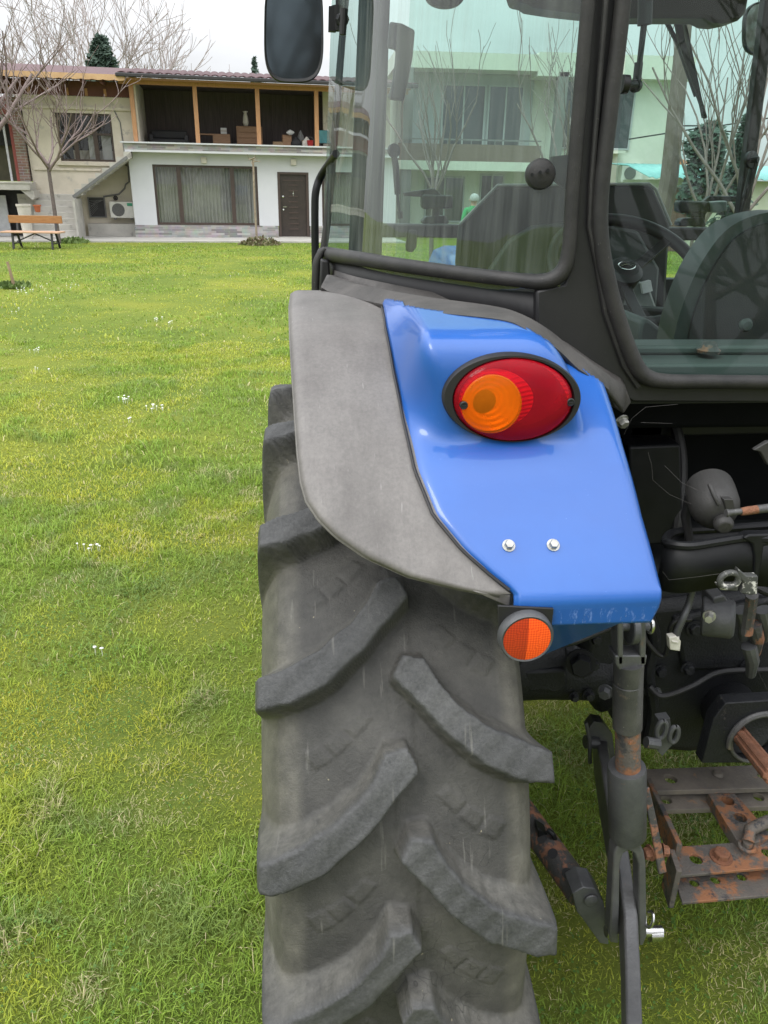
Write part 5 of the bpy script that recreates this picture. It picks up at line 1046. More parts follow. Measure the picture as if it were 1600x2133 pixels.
# ================================================================== OLD HOUSE ON THE LEFT
HR = radians(6); HO = np.array([-5.63, 27.1, 0])
house = thing('house', 'two storey house with red tiled roof, timber veranda and white ground floor', 'house', tuple(HO), HR)
HD = np.array([cos(HR), sin(HR), 0]); HN = np.array([sin(HR), -cos(HR), 0])
def H(x, y, off=0):           # photo point -> (u, z) on the facade plane moved off metres towards the viewer
    d = ray(x, y); t = ((HO+HN*off-CO) @ HN)/(d @ HN); p = CO+d*t; return float((p-HO) @ HD), float(p[2])
def hb(name, m, boxes, parent=None, **k):
    b = MB()
    for lo, hi in boxes: b.box(lo, hi)
    return b.build(name, m, parent or house, smooth=False, **k)
UR = 8.6
wl = MB()
for lo, hi in (((0, 0, .42), (.70, .28, 2.62)), ((.70, 0, 2.22), (3.98, .28, 2.62)), ((3.98, 0, .42), (4.62, .28, 2.62)), ((4.62, 0, 2.07), (5.64, .28, 2.62)), ((5.64, 0, .42), (6.08, .28, 2.62)), ((6.08, 0, 2.1), (7.4, .28, 2.62)), ((7.4, 0, .42), (UR, .28, 2.62)), ((0, .28, .0), (.25, 5, 2.62))): wl.box(lo, hi)
wl.build('ground_floor_wall', 'white_render', house, smooth=False)
b = MB()
for lo, hi in (((-.02, -.03, .0), (4.60, .25, .42)), ((5.66, -.03, 0), (UR, .25, .42))): b.box(lo, hi)
b.build('stone_plinth', 'stone_cladding', house, smooth=False)
hb('parapet', 'stone_cladding', [((-.06, -.35, 2.625), (UR, -.22, 2.80))])
hb('parapet_coping', 'white_render', [((-.16, -.40, 2.803), (UR, -.12, 2.845))])
hb('veranda_slab', 'white_render', [((-.05, -.35, 2.56), (UR, -.353+.35, 2.622)), ((-.05, .0, 2.625), (UR, 5, 2.75))])
def window(name, x0, x1, z0, z1, y, mull, m='dark_brown_frame', t=.07, curtain=True, rails=()):
    w = bpy.data.objects.new(name, None); COL.objects.link(w); w.parent = house; w.location = (0, 0, 0); w.empty_display_size = .1
    bs = [((x0, y, z0), (x1, y+.08, z0+t)), ((x0, y, z1-t), (x1, y+.08, z1)), ((x0, y, z0+t), (x0+t, y+.08, z1-t)), ((x1-t, y, z0+t), (x1, y+.08, z1-t))]
    for a in mull: bs.append(((a-.065, y+.002, z0+t), (a+.065, y+.078, z1-t)))
    for a in rails: bs.append(((x0+t, y+.004, a-.03), (x1-t, y+.076, a+.03)))
    hb('window_frame', m, bs, w)
    g = MB(); g.grid([[V(x0+t, y+.04, z0+t), V(x1-t, y+.04, z0+t)], [V(x0+t, y+.04, z1-t), V(x1-t, y+.04, z1-t)]]); g.build('window_pane', 'house_glass', w, smooth=False, fixn=False)
    if curtain:
        c = MB(); nn = int((x1-x0)/.02); c.grid([[V(x0+.05+(x1-x0-.1)*i/nn, y+.30+.035*sin(i*1.1+.6*sin(i*.23)), zz) for i in range(nn+1)] for zz in (z0+.02, z1)]); c.build('window_curtain', 'curtain', w, sharp=0)
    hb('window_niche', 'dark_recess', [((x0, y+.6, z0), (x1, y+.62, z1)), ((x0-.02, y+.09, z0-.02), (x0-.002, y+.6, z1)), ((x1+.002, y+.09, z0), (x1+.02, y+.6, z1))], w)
    return w
window('window', .70, 3.98, .43, 2.22, .06, (1.49, 3.17))
window('window', 6.08, 7.4, .43, 2.1, .06, ())
dr = hb('entrance_door', 'door_brown', [((4.70, .05, .05), (5.56, .10, 2.0))], bevel=.004)
hb('door_frame', 'dark_brown_frame', [((4.62, -.01, 0), (4.70, .12, 2.07)), ((5.56, -.01, 0), (5.64, .12, 2.07)), ((4.70, -.01, 2.0), (5.56, .12, 2.07))], dr)
hb('door_panel', 'dark_brown_frame', [((4.98, .035, .30+k*.17), (5.28, .048, .34+k*.17)) for k in range(9)]+[((4.80, .035, 1.8), (5.46, .048, 1.84))], dr)
b = MB(); b.lathe([(.0, -.02), (.035, -.012), (.035, 0)], (4.79, .05, 1.32), (0, 1, 0), 12); b.lathe([(.0, -.03), (.03, -.02), (.03, 0)], (4.79, .05, .92), (0, 1, 0), 12); b.box((4.78, .0, 1.0), (4.90, .02, 1.025)); b.lathe([(.0, -.02), (.02, -.01), (.02, 0)], (5.13, .05, 1.42), (0, 1, 0), 8); b.box((5.125, .03, 1.34), (5.14, .045, 1.5)); b.build('door_handle', 'chrome', dr)
hb('door_sill', 'apron_concrete', [((4.6, -.15, .045), (5.66, .05, .075))], dr)
for u in (2.3, 5.15):
    o = hb('wall_lamp', 'planter_white', [((u-.08, -.08, 2.28), (u+.10, .0, 2.46))], bevel=.015)
for u, zt in ((.30, 4.43), (2.18, 4.43), (4.08, 4.43), (5.93, 4.43), (7.8, 4.43)):
    hb('veranda_post', 'pine_wood', [((u-.065, -.14, 2.845), (u+.065, -.01, zt))], bevel=.006)
b = MB(); b.box((-.05, -.16, 4.43), (UR+.3, .02, 4.54)); b.box((-.05, -.6, 4.525), (UR+.3, -.2, 4.55)); b.build('eaves_beam', 'pine_wood', house, smooth=False)
for lo, hi in (((.2, 2.9, 2.76), (8.3, 3.0, 4.9)),):
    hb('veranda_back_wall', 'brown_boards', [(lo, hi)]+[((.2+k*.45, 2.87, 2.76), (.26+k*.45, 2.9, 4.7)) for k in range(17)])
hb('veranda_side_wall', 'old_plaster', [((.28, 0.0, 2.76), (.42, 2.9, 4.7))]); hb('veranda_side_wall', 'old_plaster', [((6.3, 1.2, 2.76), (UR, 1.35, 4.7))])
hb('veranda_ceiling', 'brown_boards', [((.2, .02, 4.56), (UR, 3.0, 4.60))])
# tiled roof over the veranda: rolls running down the slope
def roof(u0, u1, name, m, roll, zeave, zr, y0, y1, step):
    b = MB(); n = int((u1-u0)/.045); rows = []
    for j in range(step+1):
        t = j/step; y = y0+(y1-y0)*t; z = zeave+(zr-zeave)*t
        for dz in ((0, .02) if j not in (0, step) else (0,)):
            rows.append([V(u0+(u1-u0)*i/n, y+(.001 if dz else 0), z+roll*abs(sin(i*pi/6))**.7+(-dz if dz else 0)) for i in range(n+1)])
    b.grid(rows); return b.build(name, m, house, solid=.03, soff=-1, sharp=60)
roof(-.02, UR+.5, 'tiled_roof', 'roof_tile', .045, 4.66, 5.38, -.66, 5, 14)
hb('gutter', 'gutter_dark', [((-.05, -.74, 4.555), (UR+.5, -.62, 4.655))], bevel=.02)
b = MB(); b.grid([[V(-9, -.62, 4.62), V(.0, -.62, 4.60)], [V(-9, 5, 5.42), V(0, 5, 5.40)]]); b.build('felt_roof', 'roof_felt', house, solid=.05, soff=-1, smooth=False)
b = MB(); nn = 120; topr = [V(-9+9.2*i/nn, -.66, 4.60) for i in range(nn+1)]; botr = [V(-9+9.2*i/nn, -.66, 4.465-.022*abs(sin(i*pi/4))) for i in range(nn+1)]; b.grid([topr, botr]); b.build('fascia_board', 'fascia_wood', house, solid=.03, soff=0, smooth=False)
hb('soffit', 'soffit_red', [((-9, -.55, 4.52), (0.2, .30, 4.555))]+[((-8.8+k*.55, -.5, 4.40), (-8.72+k*.55, .28, 4.52)) for k in range(16)])
hb('soffit_wall', 'soffit_red', [((-9, .30, 4.08), (.27, .4, 4.5))])
for k in range(16): hb('rafter_end', 'pine_wood', [((-8.8+k*.55, .26, 4.1), (-8.72+k*.55, .30, 4.3))])
# old plastered wall with its window
U0, U1, W0, W1, Z0, Z1 = -2.98, .27, -2.06, -.42, 2.27, 3.62
b = MB()
for lo, hi in (((U0, .3, 0), (W0, .55, 4.1)), ((W0, .3, Z1), (W1, .55, 4.1)), ((-1.75, .9, 0), (U1, 1.1, 2.6))): b.box(lo, hi)
b.prism([V(W0, .3, 0), V(-1.72, .3, 0), V(-1.72, .3, 1.22), V(W1, .3, 2.08), V(W1, .3, Z0), V(W0, .3, Z0)], (0, .25, 0)); b.prism([V(W1, .3, 2.08), V(U1, .3, 2.52), V(U1, .3, 4.1), V(W1, .3, 4.1)], (0, .25, 0))
b.build('upper_wall', 'old_plaster', house, smooth=False)
w = window('window', W0, W1, Z0, Z1, .36, ((W0+W1)/2+.28, W0+.5), curtain=False, rails=(3.05,), t=.06)
hb('window_sill', 'old_plaster', [((W0-.12, .22, Z0-.12), (W1+.12, .30, Z0-.03))], w); hb('window_blind', 'curtain', [((W0+.85, .5, Z0+.05), (W0+1.1, .52, Z0+.75)), ((W0+1.25, .5, Z0+.05), (W1-.1, .52, Z0+.8))], w)
hb('cornice', 'old_plaster', [((U0, .24, 3.72), (.2, .30, 3.80)), ((U0+.1, .26, 2.0), (-.9, .30, 2.06))])
b = MB(); b.tube([V(-.3, .29, 3.8), V(-.3, .29, 3.75), V(-.25, .28, 3.6), V(-.16, .28, 3.4), V(-.13, .28, 2.6), V(-.12, .28, 2.3)], .018, 6); b.build('drain_pipe', 'pipe_grey', house)
hb('brick_pier', 'red_brick', [((-3.32, .2, 1.66), (-3.02, .5, 4.0))])
hb('pier_jamb', 'red_beam', [((-3.42, .24, 1.66), (-3.33, .5, 3.5))])
hb('lintel_beam', 'red_beam', [((-9, .2, 3.52), (-3.33, .5, 3.98))])
hb('opening_back', 'olive_board', [((-9, 1.6, 1.66), (-3.0, 1.7, 3.6))]); hb('opening_dark_sheet', 'dark_recess', [((-9, 1.4, 2.7), (-3.5, 1.45, 3.6))])  # olive board at the back, dark sheet across the upper part
hb('opening_frame', 'garage_white', [((-3.62, .3, 1.66), (-3.56, .36, 3.5)), ((-9, .3, 3.44), (-3.62, .36, 3.52))])
hb('landing_slab', 'old_concrete', [((-9, -.6, 1.42), (-2.9, .5, 1.64)), ((-9, -.62, 1.60), (-2.82, -.6, 1.66))], bevel=.01)
b = MB(); b.prism([V(-3.2, -.55, 1.42), V(-2.82, -.55, 1.42), V(-2.82, -.55, 1.2), V(-2.9, -.55, 1.15)], (0, 1, 0)); b.build('slab_corbel', 'old_concrete', house, smooth=False)
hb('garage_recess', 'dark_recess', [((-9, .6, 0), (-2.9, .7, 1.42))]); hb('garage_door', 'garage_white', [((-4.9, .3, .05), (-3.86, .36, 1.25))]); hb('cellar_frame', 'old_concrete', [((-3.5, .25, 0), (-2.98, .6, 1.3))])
# stairs
st_ = []
for k in range(8): st_.append(((-2.95, -1.05+k*.17, 0), (-1.66, -.88+k*.17 if k < 7 else .3, .12+k*.17)))
hb('stair_flight', 'old_concrete', st_, bevel=.012)
b = MB()
n2 = 8
for k in range(n2): b.box((-1.66+k*.225, -.45, 1.30+k*.155), (-1.66+(k+1)*.225, .295, 1.47+k*.155))
b.prism([V(-1.70, -.45, 1.18), V(-1.66, -.45, 1.30), V(.14, -.45, 2.55), V(.14, -.45, 2.40)], (0, .74, 0)); b.build('upper_stair', 'old_concrete', house, smooth=False)
b = MB(); b.beam([V(-1.72, -.47, 1.24), V(.02, -.47, 2.40)], .09, .03, V(0, 0, 1)); b.build('stair_stringer', 'pipe_grey', house, smooth=False)
hb('stair_cheek', 'old_concrete', [((-1.66, -1.05, 0), (-1.60, .3, 1.2))]); hb('cellar_ledge', 'old_concrete', [((-1.55, .55, 0), (0, .9, .42))])
gw = hb('cellar_window', 'dark_recess', [((-1.48, .86, .62), (-.98, .9, 1.2))]); b = MB()
for k in range(9): b.tube([V(-1.46, .85, .64+k*.06), V(-1.20+.0*k, .85, .9+k*.06) if k < 5 else V(-1.0, .85, 1.14)], .008, 4)
for lo, hi in (((-1.50, .83, .60), (-1.46, .87, 1.22)), ((-1.0, .83, .6), (-.96, .87, 1.22)), ((-1.46, .83, .6), (-1, .87, .63)), ((-1.46, .83, 1.19), (-1, .87, 1.22))): b.box(lo, hi)
b.build('window_bars', 'pipe_grey', gw, smooth=False)
b = MB(); b.tube([V(-1.0, .86, 1.24), V(-.5, .86, 1.32), V(-.3, .86, 1.5), V(-.26, .86, 1.62), V(-.14, .86, 1.7), V(-.12, .86, 2.15), V(-.2, .86, 2.2)], .025, 6); b.build('cellar_pipe', 'pipe_grey', house)
b = MB(); b.lathe([(.07, 0), (.075, -.03), (.055, -.03), (.05, 0)], V(-.62, .9, 1.2), (0, 1, 0), 18); b.build('vent_ring', 'gutter_dark', house)
ap = hb('path', 'apron_concrete', [((-9.5, -1.7, -.1), (UR, .6, .045))]); ap.parent = None; ap.location = tuple(HO); ap.rotation_euler = (0, 0, HR); ap['kind'] = 'structure'
def HW(u, v, z): return tuple(HO+HD*u-HN*v+np.array([0, 0, z]))
# air conditioner
ac = thing('air_conditioner', 'white outdoor air conditioner unit on the wall under the concrete stairs', 'air conditioner', HW(-.41, .72, .60), HR)
b = MB(); b.box((-.40, -.15, 0), (.38, .16, .50)); b.build('casing', 'ac_white', ac, bevel=.02)
b = MB()
for r in np.linspace(.03, .19, 8): b.tube([V(-.13+r*cos(t), -.158, .25+r*sin(t)) for t in np.linspace(0, 2*pi, 24)], .005, 4, caps=False)
b.lathe([(.20, 0), (.20, .003), (0, .003)], (-.13, -.1515, .25), (0, -1, 0), 28); b.build('fan_grille', 'ac_grille', ac)
b = MB(); b.box((.16, -.156, .37), (.33, -.151, .46)); b.build('label', 'label_green', ac, smooth=False); b = MB(); b.box((-.3, -.1, -.05), (-.24, .1, 0)); b.box((.22, -.1, -.05), (.28, .1, 0)); b.build('bracket', 'pipe_grey', ac, smooth=False)
# things kept on the veranda
def vt(name, label, cat, u, v, z=2.75, group=None): return thing(name, label, cat, HW(u, v, z), HR, group)
dz = vt('chest_of_drawers', 'brown wooden chest of drawers behind the middle veranda post', 'chest of drawers', 3.85, 1.6)
b = MB(); b.box((-.43, 0, 0), (.43, .45, .72)); b.build('cabinet', 'dresser_wood', dz, bevel=.008)
for k in range(4): b = MB(); b.box((-.40, -.02, .03+k*.17), (.40, 0, .18+k*.17)); b.build('drawer', 'dresser_wood', dz, bevel=.006)
dk = vt('desk', 'small brown desk with a drawer left of the chest of drawers', 'desk', 2.65, 1.5)
b = MB(); b.box((-.5, 0, .42), (.55, .5, .46)); b.build('desk_top', 'dresser_wood', dk, bevel=.004)
b = MB(); b.box((-.02, .0, .12), (.55, .45, .42)); b.build('drawer', 'dresser_wood', dk, bevel=.004)
for x in (-.48, .52): b = MB(); b.box((x-.02, .05, 0), (x+.02, .45, .42)); b.build('leg', 'dresser_wood', dk)
o = vt('box', 'small pale box standing on the desk on the veranda', 'box', 3.0, 1.6, 3.212); b = MB(); b.box((-.10, 0, 0), (.10, .2, .19)); b.build('carton', 'white_cloth', o, bevel=.008); b = MB(); b.box((-.10, -.002, .085), (.10, .202, .105)); b.build('tape', 'cardboard', o)
o = vt('sofa', 'dark sofa in the shade at the left end of the veranda', 'sofa', 1.2, 1.3); b = MB(); b.box((-.6, 0, .05), (.6, .7, .28)); b.build('seat', 'black_stuff', o, bevel=.05); b = MB(); b.box((-.6, .55, .28), (.6, .75, .55)); b.build('backrest', 'black_stuff', o, bevel=.05)
for x in (-.62, .50): b = MB(); b.box((x, 0, .05), (x+.14, .7, .40)); b.build('armrest', 'black_stuff', o, bevel=.03)
o = vt('vase', 'pale vase standing on the chest of drawers beside the post', 'vase', 3.75, 1.8, 3.472); b = MB(); b.lathe([(.06, 0), (.10, .12), (.08, .28), (.05, .40), (.09, .46)], (0, 0, 0), (0, 0, 1), 16); b.build('body', 'planter_white', o, sharp=0)
for u, wd, ht, m_, lb in ((4.75, .34, .24, 'cardboard', 'cardboard carton on the veranda floor beside the chest of drawers'), (5.05, .30, .45, 'dresser_wood', 'brown wooden crate on the veranda left of the black bag'), (5.72, .34, .30, 'cardboard', 'cardboard carton full of toys against the right veranda post')):
    o = vt('box', lb, 'box', u, .9); b = MB(); b.box((-wd/2, 0, 0), (wd/2, .3, ht)); b.build('carton', m_, o, bevel=.01); b = MB(); b.box((-wd/2-.005, -.006, ht), (wd/2+.005, .1, ht+.01)); b.build('flap', m_, o)
def blob(name, lab, cat, u, v, z, sx, sz, m_, sd):
    r = random.Random(sd); b = MB(); rows = []
    for i in range(9):
        t = i/8; rows.append([V(sx*sin(pi*min(.97, t*.9+.08))*cos(a)*(1+r.uniform(-.12, .12)), .6*sx*sin(pi*min(.97, t*.9+.08))*sin(a), sz*t) for a in np.linspace(0, 2*pi, 14, endpoint=False)])
    b.grid(rows, closed=True); b.add(rows[0], [tuple(range(14))]); b.add(rows[-1], [tuple(range(14))]); o = b.build(name, m_, sharp=0, sub=1); o.location = HW(u, v, z); o.rotation_euler = (0, 0, HR); return tag(o, lab, cat)
blob('bag', 'black bag slumped on the veranda between post and cartons', 'bag', 5.35, .9, 2.75, .19, .42, 'black_stuff', 1)
blob('cloth_bundle', 'white cloth bundle lying on top of the veranda junk', 'cloth', 5.15, .8, 3.2, .14, .16, 'white_cloth', 2)
blob('bag', 'grey bag beside the black bag on the veranda', 'bag', 5.52, 1.1, 2.75, .14, .62, 'pipe_grey', 3)
blob('sack', 'pale sack slumped beside the right veranda post', 'sack', 5.66, .5, 2.75, .16, .40, 'planter_white', 4)
o = vt('bucket', 'red plastic bucket beside the right veranda post', 'bucket', 5.76, .35); b = MB(); b.lathe([(.07, 0), (.11, .28), (.115, .29), (.105, .285), (.065, .01), (0, .01)], (0, 0, 0), (0, 0, 1), 18); b.build('body', 'red_plastic', o); b = MB(); b.tube([V(.11*cos(t), 0, .28+.11*sin(t)) for t in np.linspace(0, pi, 10)], .006, 6); b.build('handle', 'pipe_grey', o)
o = vt('chair', 'teal plastic chair at the right end of the veranda', 'chair', 6.25, .4); b = MB(); b.box((-.2, 0, .22), (.2, .4, .26)); b.build('seat', 'teal_plastic', o, bevel=.02); b = MB(); b.box((-.2, .36, .26), (.2, .40, .62)); b.build('backrest', 'teal_plastic', o, bevel=.06)
for x in (-.18, .18):
    for y in (.03, .37): b = MB(); b.box((x-.018, y-.018, 0), (x+.018, y+.018, .22)); b.build('leg', 'black_stuff', o)
# bench
c = PZ(77, 518, 0)
bn = thing('bench', 'wooden park bench with black iron legs on the lawn before the stairs', 'bench', (c.x, c.y, 0), radians(-4))
b = MB(); b.box((-.74, .22, .64), (.70, .26, .835)); b.build('backrest', 'bench_wood', bn, bevel=.008)
b = MB(); b.box((-.80, -.28, .41), (.76, .20, .45)); b.build('seat', 'bench_seat_wood', bn, bevel=.008)
for x in (-.52, .52):
    b = MB(); b.beam([V(x-.10*np.sign(-x)*0, -.24, 0), V(x, -.18, .41)], .05, .04, V(1, 0, 0)); b.beam([V(x, .30, 0), V(x, .12, .41)], .05, .04, V(1, 0, 0)); b.beam([V(x, -.22, .14), V(x, .24, .14)], .03, .03, V(1, 0, 0)); b.beam([V(x, .18, .40), V(x, .28, .82)], .05, .03, V(1, 0, 0)); b.build('leg', 'black_iron', bn, smooth=False)
b = MB(); b.beam([V(-.50, 0, .18), V(0, 0, .39)], .03, .03, V(0, 1, 0)); b.beam([V(.50, 0, .18), V(0, 0, .39)], .03, .03, V(0, 1, 0)); b.build('brace', 'black_iron', bn, smooth=False)
# planter beside the stairs
q = HW(-3.08, -1.0, .04); pt = thing('planter', 'tall white tapered planter at the foot of the concrete stairs', 'planter', q, HR); b = MB(); b.lathe([(.13, 0), (.15, .3), (.20, .92), (.22, .94), (.22, 1.0), (.18, 1.0), (.17, .9), (0, .9)], (0, 0, 0), (0, 0, 1), 20); b.build('body', 'planter_white', pt); b = MB(); b.lathe([(.17, .905), (.1, .95), (0, .97)], (0, 0, 0), (0, 0, 1), 14); b.build('soil', 'dark_recess', pt)
q = HW(-2.78, -.6, .80); po = thing('flower_pot', 'orange clay pot on the steps beside the white planter', 'pot', q, HR); b = MB(); b.lathe([(.07, 0), (.10, .17), (.12, .17), (.12, .21), (.10, .21), (.09, .17), (0, .16)], (0, 0, 0), (0, 0, 1), 18); b.build('body', 'orange_pot', po); b = MB(); b.lathe([(.09, .165), (.05, .19), (0, .2)], (0, 0, 0), (0, 0, 1), 12); b.build('soil', 'dark_recess', po)
# stake with rough tuft
c = PZ(29, 600, 0); b = MB(); b.tube([c+V(.02, 0, -.05), c+V(-.035, 0, .44)], [.030, .024], 7); tag(b.build('stake', 'stake_wood'), 'thin wooden stake standing in the lawn on the left', 'stake')

# ================================================================== TREES
def bare_tree(name, label, base, h, trunk, seed, m_trunk='bark_grey', m_crown='twig_brown', r0=.12, spread=.9, depth_=4, kids=4, up=.35, first=None, lean_=(0, 0), group=None, min_r=.006):
    rd = random.Random(seed); root = thing(name, label, 'tree', base, 0, group)
    tb, cb = MB(), MB()
    top = V(lean_[0], lean_[1], trunk); tb.tube([V(0, 0, -.1), V(lean_[0]*.3+rd.uniform(-.05, .05)*trunk*.3, lean_[1]*.3, trunk*.5), top], [r0, r0*.85, r0*.75], 9)
    def grow(p, d, L, r, lv):
        n = 4; pts = [p]; q = p.copy(); dd = d.copy()
        for i in range(n):
            dd = (dd+V(rd.gauss(0, .13), rd.gauss(0, .13), rd.gauss(0, .08)+up*.12)).normalized(); q = q+dd*(L/n); pts.append(q.copy())
        rs = [max(min_r, r*(1-.55*i/n)) for i in range(n+1)]
        (cb).tube(pts, rs, 6 if lv < 2 else 4, caps=False)
        if lv < depth_:
            for k in range(kids if lv else kids+1):
                t = rd.uniform(.25, 1.0); i = min(n-1, int(t*n)); s = pts[i].lerp(pts[i+1], t*n-i)
                ax = V(rd.gauss(0, 1), rd.gauss(0, 1), rd.gauss(0, .5)); ax = (ax-dd*ax.dot(dd)).normalized()
                nd = (dd*cos(spread*.62)+ax*sin(spread*.62)+V(0, 0, up*.5)).normalized()
                grow(s, nd, L*rd.uniform(.50, .78), max(min_r, rs[i]*.62), lv+1)
    rem = h-trunk
    for k in range(first or kids+1):
        a = 2*pi*k/(first or kids+1)+rd.uniform(-.4, .4); d = V(cos(a)*spread, sin(a)*spread, .7+up).normalized(); grow(top-V(0, 0, rd.uniform(0, .25)*trunk*.4), d, rem*.5, r0*.55, 1)
    tb.build('trunk', m_trunk, root); cb.build('crown', m_crown, root, sharp=0); return root
def evergreen(name, label, base, h, w, seed, m_='spruce_needle', n=2600, conical=True, z0=.1, leaf=.12, group=None, cat='tree'):
    rd = np.random.default_rng(seed); root = thing(name, label, cat, base, 0, group)
    b = MB(); b.tube([V(0, 0, -.05), V(0, 0, h*.9)], [w*.07, w*.015], 8); b.build('trunk', 'bark_grey', root)
    b = MB()
    for _ in range(n):
        t = rd.random()**.8; z = h*(z0+(1-z0)*t); R = w*(1-t)**.75*(.75+.25*sin(t*26+seed)) if conical else w*sqrt(max(.02, 1-(2*t-1)**2))*(.8+.2*sin(t*9+seed))
        a = rd.uniform(0, 2*pi); R *= (.8+.2*sin(a*3+t*8+seed)); r = R*sqrt(rd.uniform(.15, 1)); p = V(r*cos(a), r*sin(a), z-.08*r)
        d = V(rd.normal(), rd.normal(), rd.normal()*.6).normalized(); e = d.orthogonal().normalized(); s = leaf*rd.uniform(.6, 1.4)
        b.add([p-d*s-e*s*.3, p+d*s*.2-e*s*.5, p+d*s, p+d*s*.1+e*s*.5], [(0, 1, 2, 3)])
    b.build('foliage', m_, root, smooth=False, fixn=False); return root
def gpt(px, Y): 
    d = ray(px, 380); return (float(d[0]*Y/d[1]), Y, 0)
# pruned tree behind the bench
c = PZ(121, 505, 0)
bare_tree('pruned_tree', 'low pruned bare tree with long thin shoots rising behind the bench', (c.x+.15, c.y-.4, 0), 6.4, 2.15, 12, r0=.065, spread=1.3, depth_=3, kids=4, up=.55, first=7, min_r=.008)
bare_tree('pruned_tree', 'bare tree with thick stubby limbs at the left edge of the lawn', (c.x-1.75, c.y-.9, 0), 8.4, 2.3, 23, r0=.15, spread=.9, depth_=3, kids=4, up=.6, first=7, min_r=.009)
c = PZ(541, 503, 0)
sp_ = bare_tree('sapling', 'thin bare sapling with pale lichen bark against the white wall', (c.x, c.y-1.3, 0), 2.75, 2.40, 4, 'lichen_bark', 'lichen_bark', r0=.036, spread=1.5, depth_=2, kids=2, up=-.1, first=5, min_r=.006)
def rosette(name, label, cat, base, R, n, m_, seed, hh=.25):
    rd = np.random.default_rng(seed); root = thing(name, label, cat, base); b = MB()
    for _ in range(n):
        a = rd.uniform(0, 2*pi); r = R*sqrt(rd.random()); p = V(r*cos(a), r*sin(a)*.8, hh*(1-(r/R)**2)*rd.random()); d = V(rd.normal(), rd.normal(), .8+rd.random()).normalized(); e = d.orthogonal().normalized(); s = rd.uniform(.05, .12)
        b.add([p, p+d*s*.5-e*s*.3, p+d*s, p+d*s*.5+e*s*.3], [(0, 1, 2, 3)])
    b.build('leaves', m_, root, smooth=False, fixn=False); s = MB()
    for _ in range(9): a = rd.uniform(0, 6.28); s.tube([V(0, 0, 0), V(R*.6*cos(a), R*.5*sin(a), hh*.8)], .008, 4)
    s.build('stems', 'twig_brown', root); return root
rosette('plant', 'low leafy plant clump growing round the foot of the sapling', 'plant', (c.x+.1, c.y-1.45, 0), .62, 800, 'rosette_leaf', 3, .22)
c = PZ(29, 600, 0); rosette('plant', 'dark grass tuft round the thin wooden stake', 'plant', (c.x-.05, c.y+.1, 0), .28, 300, 'bush_leaf', 8, .04)
c = PZ(150, 505, 0); rosette('plant', 'bright green weed clump behind the right bench leg', 'plant', (c.x+.1, c.y-.2, 0), .45, 500, 'bush_leaf', 9, .14)
# trees behind the roof
for i, (px, Y, h, sd, lb) in enumerate(((60, 44, 11.5, 31, 'tall bare tree behind the roof at the left edge'), (190, 46, 13.5, 32, 'tallest bare tree behind the roof with a forked stem'), (300, 45, 11.5, 33, 'spreading bare tree behind the roof right of the dark evergreen'), (395, 48, 9.8, 34, 'low bare tree behind the tiled roof, left of the spruce tip'), (690, 50, 10.0, 35, 'bare tree behind the roof between mirror and cab'))):
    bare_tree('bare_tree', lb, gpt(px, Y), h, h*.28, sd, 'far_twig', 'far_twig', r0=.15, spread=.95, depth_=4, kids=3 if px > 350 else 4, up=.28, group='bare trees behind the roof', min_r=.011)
evergreen('evergreen_tree', 'dark evergreen tree with ragged crown rising behind the roof ridge', gpt(243, 40), 7.5, 1.35, 3, n=3400, leaf=.17, z0=.3, conical=False)
evergreen('spruce', 'small dark spruce tip behind the roof left of the mirror', gpt(541, 46), 7.6, 1.9, 5, n=1100, leaf=.13)

# ================================================================== WHAT SHOWS THROUGH THE CAB
mh = thing('modern_house', 'pale flat roofed modern house with balcony seen through the cab glass', 'house', (3.2, 30, 0), 0)
def mb_(name, m, boxes, parent=None, **k):
    b = MB()
    for lo, hi in boxes: b.box(lo, hi)
    return b.build(name, m, parent or mh, smooth=False, **k)
mb_('wall', 'house_cream', [((.0, 1.2, 0), (5.6, 6, 5.6)), ((5.6, .4, 0), (10.3, 6, 5.7))])
mb_('roof_slab', 'house_cream', [((-.2, 0, 5.45), (5.0, 6, 5.95)), ((4.8, -.1, 5.3), (10.4, 6, 6.02))])
mb_('wall_band', 'house_grey', [((.25, 1.12, 3.1), (5.0, 1.2, 5.44))])
mb_('balcony_slab', 'house_cream', [((-.1, -.2, 2.25), (5.2, 1.2, 2.55)), ((6.4, -.3, 2.9), (8.2, .4, 3.0))]); mb_('balcony_front', 'balcony_wood', [((-.05, -.2, 2.55), (5.1, -.12, 3.1))]); mb_('balcony_rail', 'pipe_grey', [((-.05, -.18, 3.22), (5.1, -.14, 3.27))]+[((k*.85, -.17, 3.1), (.03+k*.85, -.15, 3.22)) for k in range(6)])
for x0, x1, z0, z1, y in ((1.7, 3.2, 3.1, 5.05, 1.08), (3.4, 4.6, 3.1, 5.05, 1.08), (6.0, 7.0, 3.1, 5.2, .36), (7.25, 8.5, 3.1, 5.3, .36), (1.2, 2.6, .5, 2.0, 1.16), (3.3, 4.1, 0.05, 2.1, 1.16), (6.3, 7.5, .8, 2.2, .36)):
    w = mb_('window', 'house_grey', [((x0-.06, y-.02, z0-.06), (x0, y+.1, z1+.06)), ((x1, y-.02, z0-.06), (x1+.06, y+.1, z1+.06)), ((x0, y-.02, z1), (x1, y+.1, z1+.06)), ((x0, y-.02, z0-.06), (x1, y+.1, z0)), (((x0+x1)/2-.03, y-.01, z0), ((x0+x1)/2+.03, y+.1, z1))]); mb_('pane', 'window_dark', [((x0, y+.02, z0), (x1, y+.03, z1))], w)
for x in (5.55, .1): mb_('column', 'house_greyband', [((x, -.1, 0), (x+.35, .25, 5.44))])
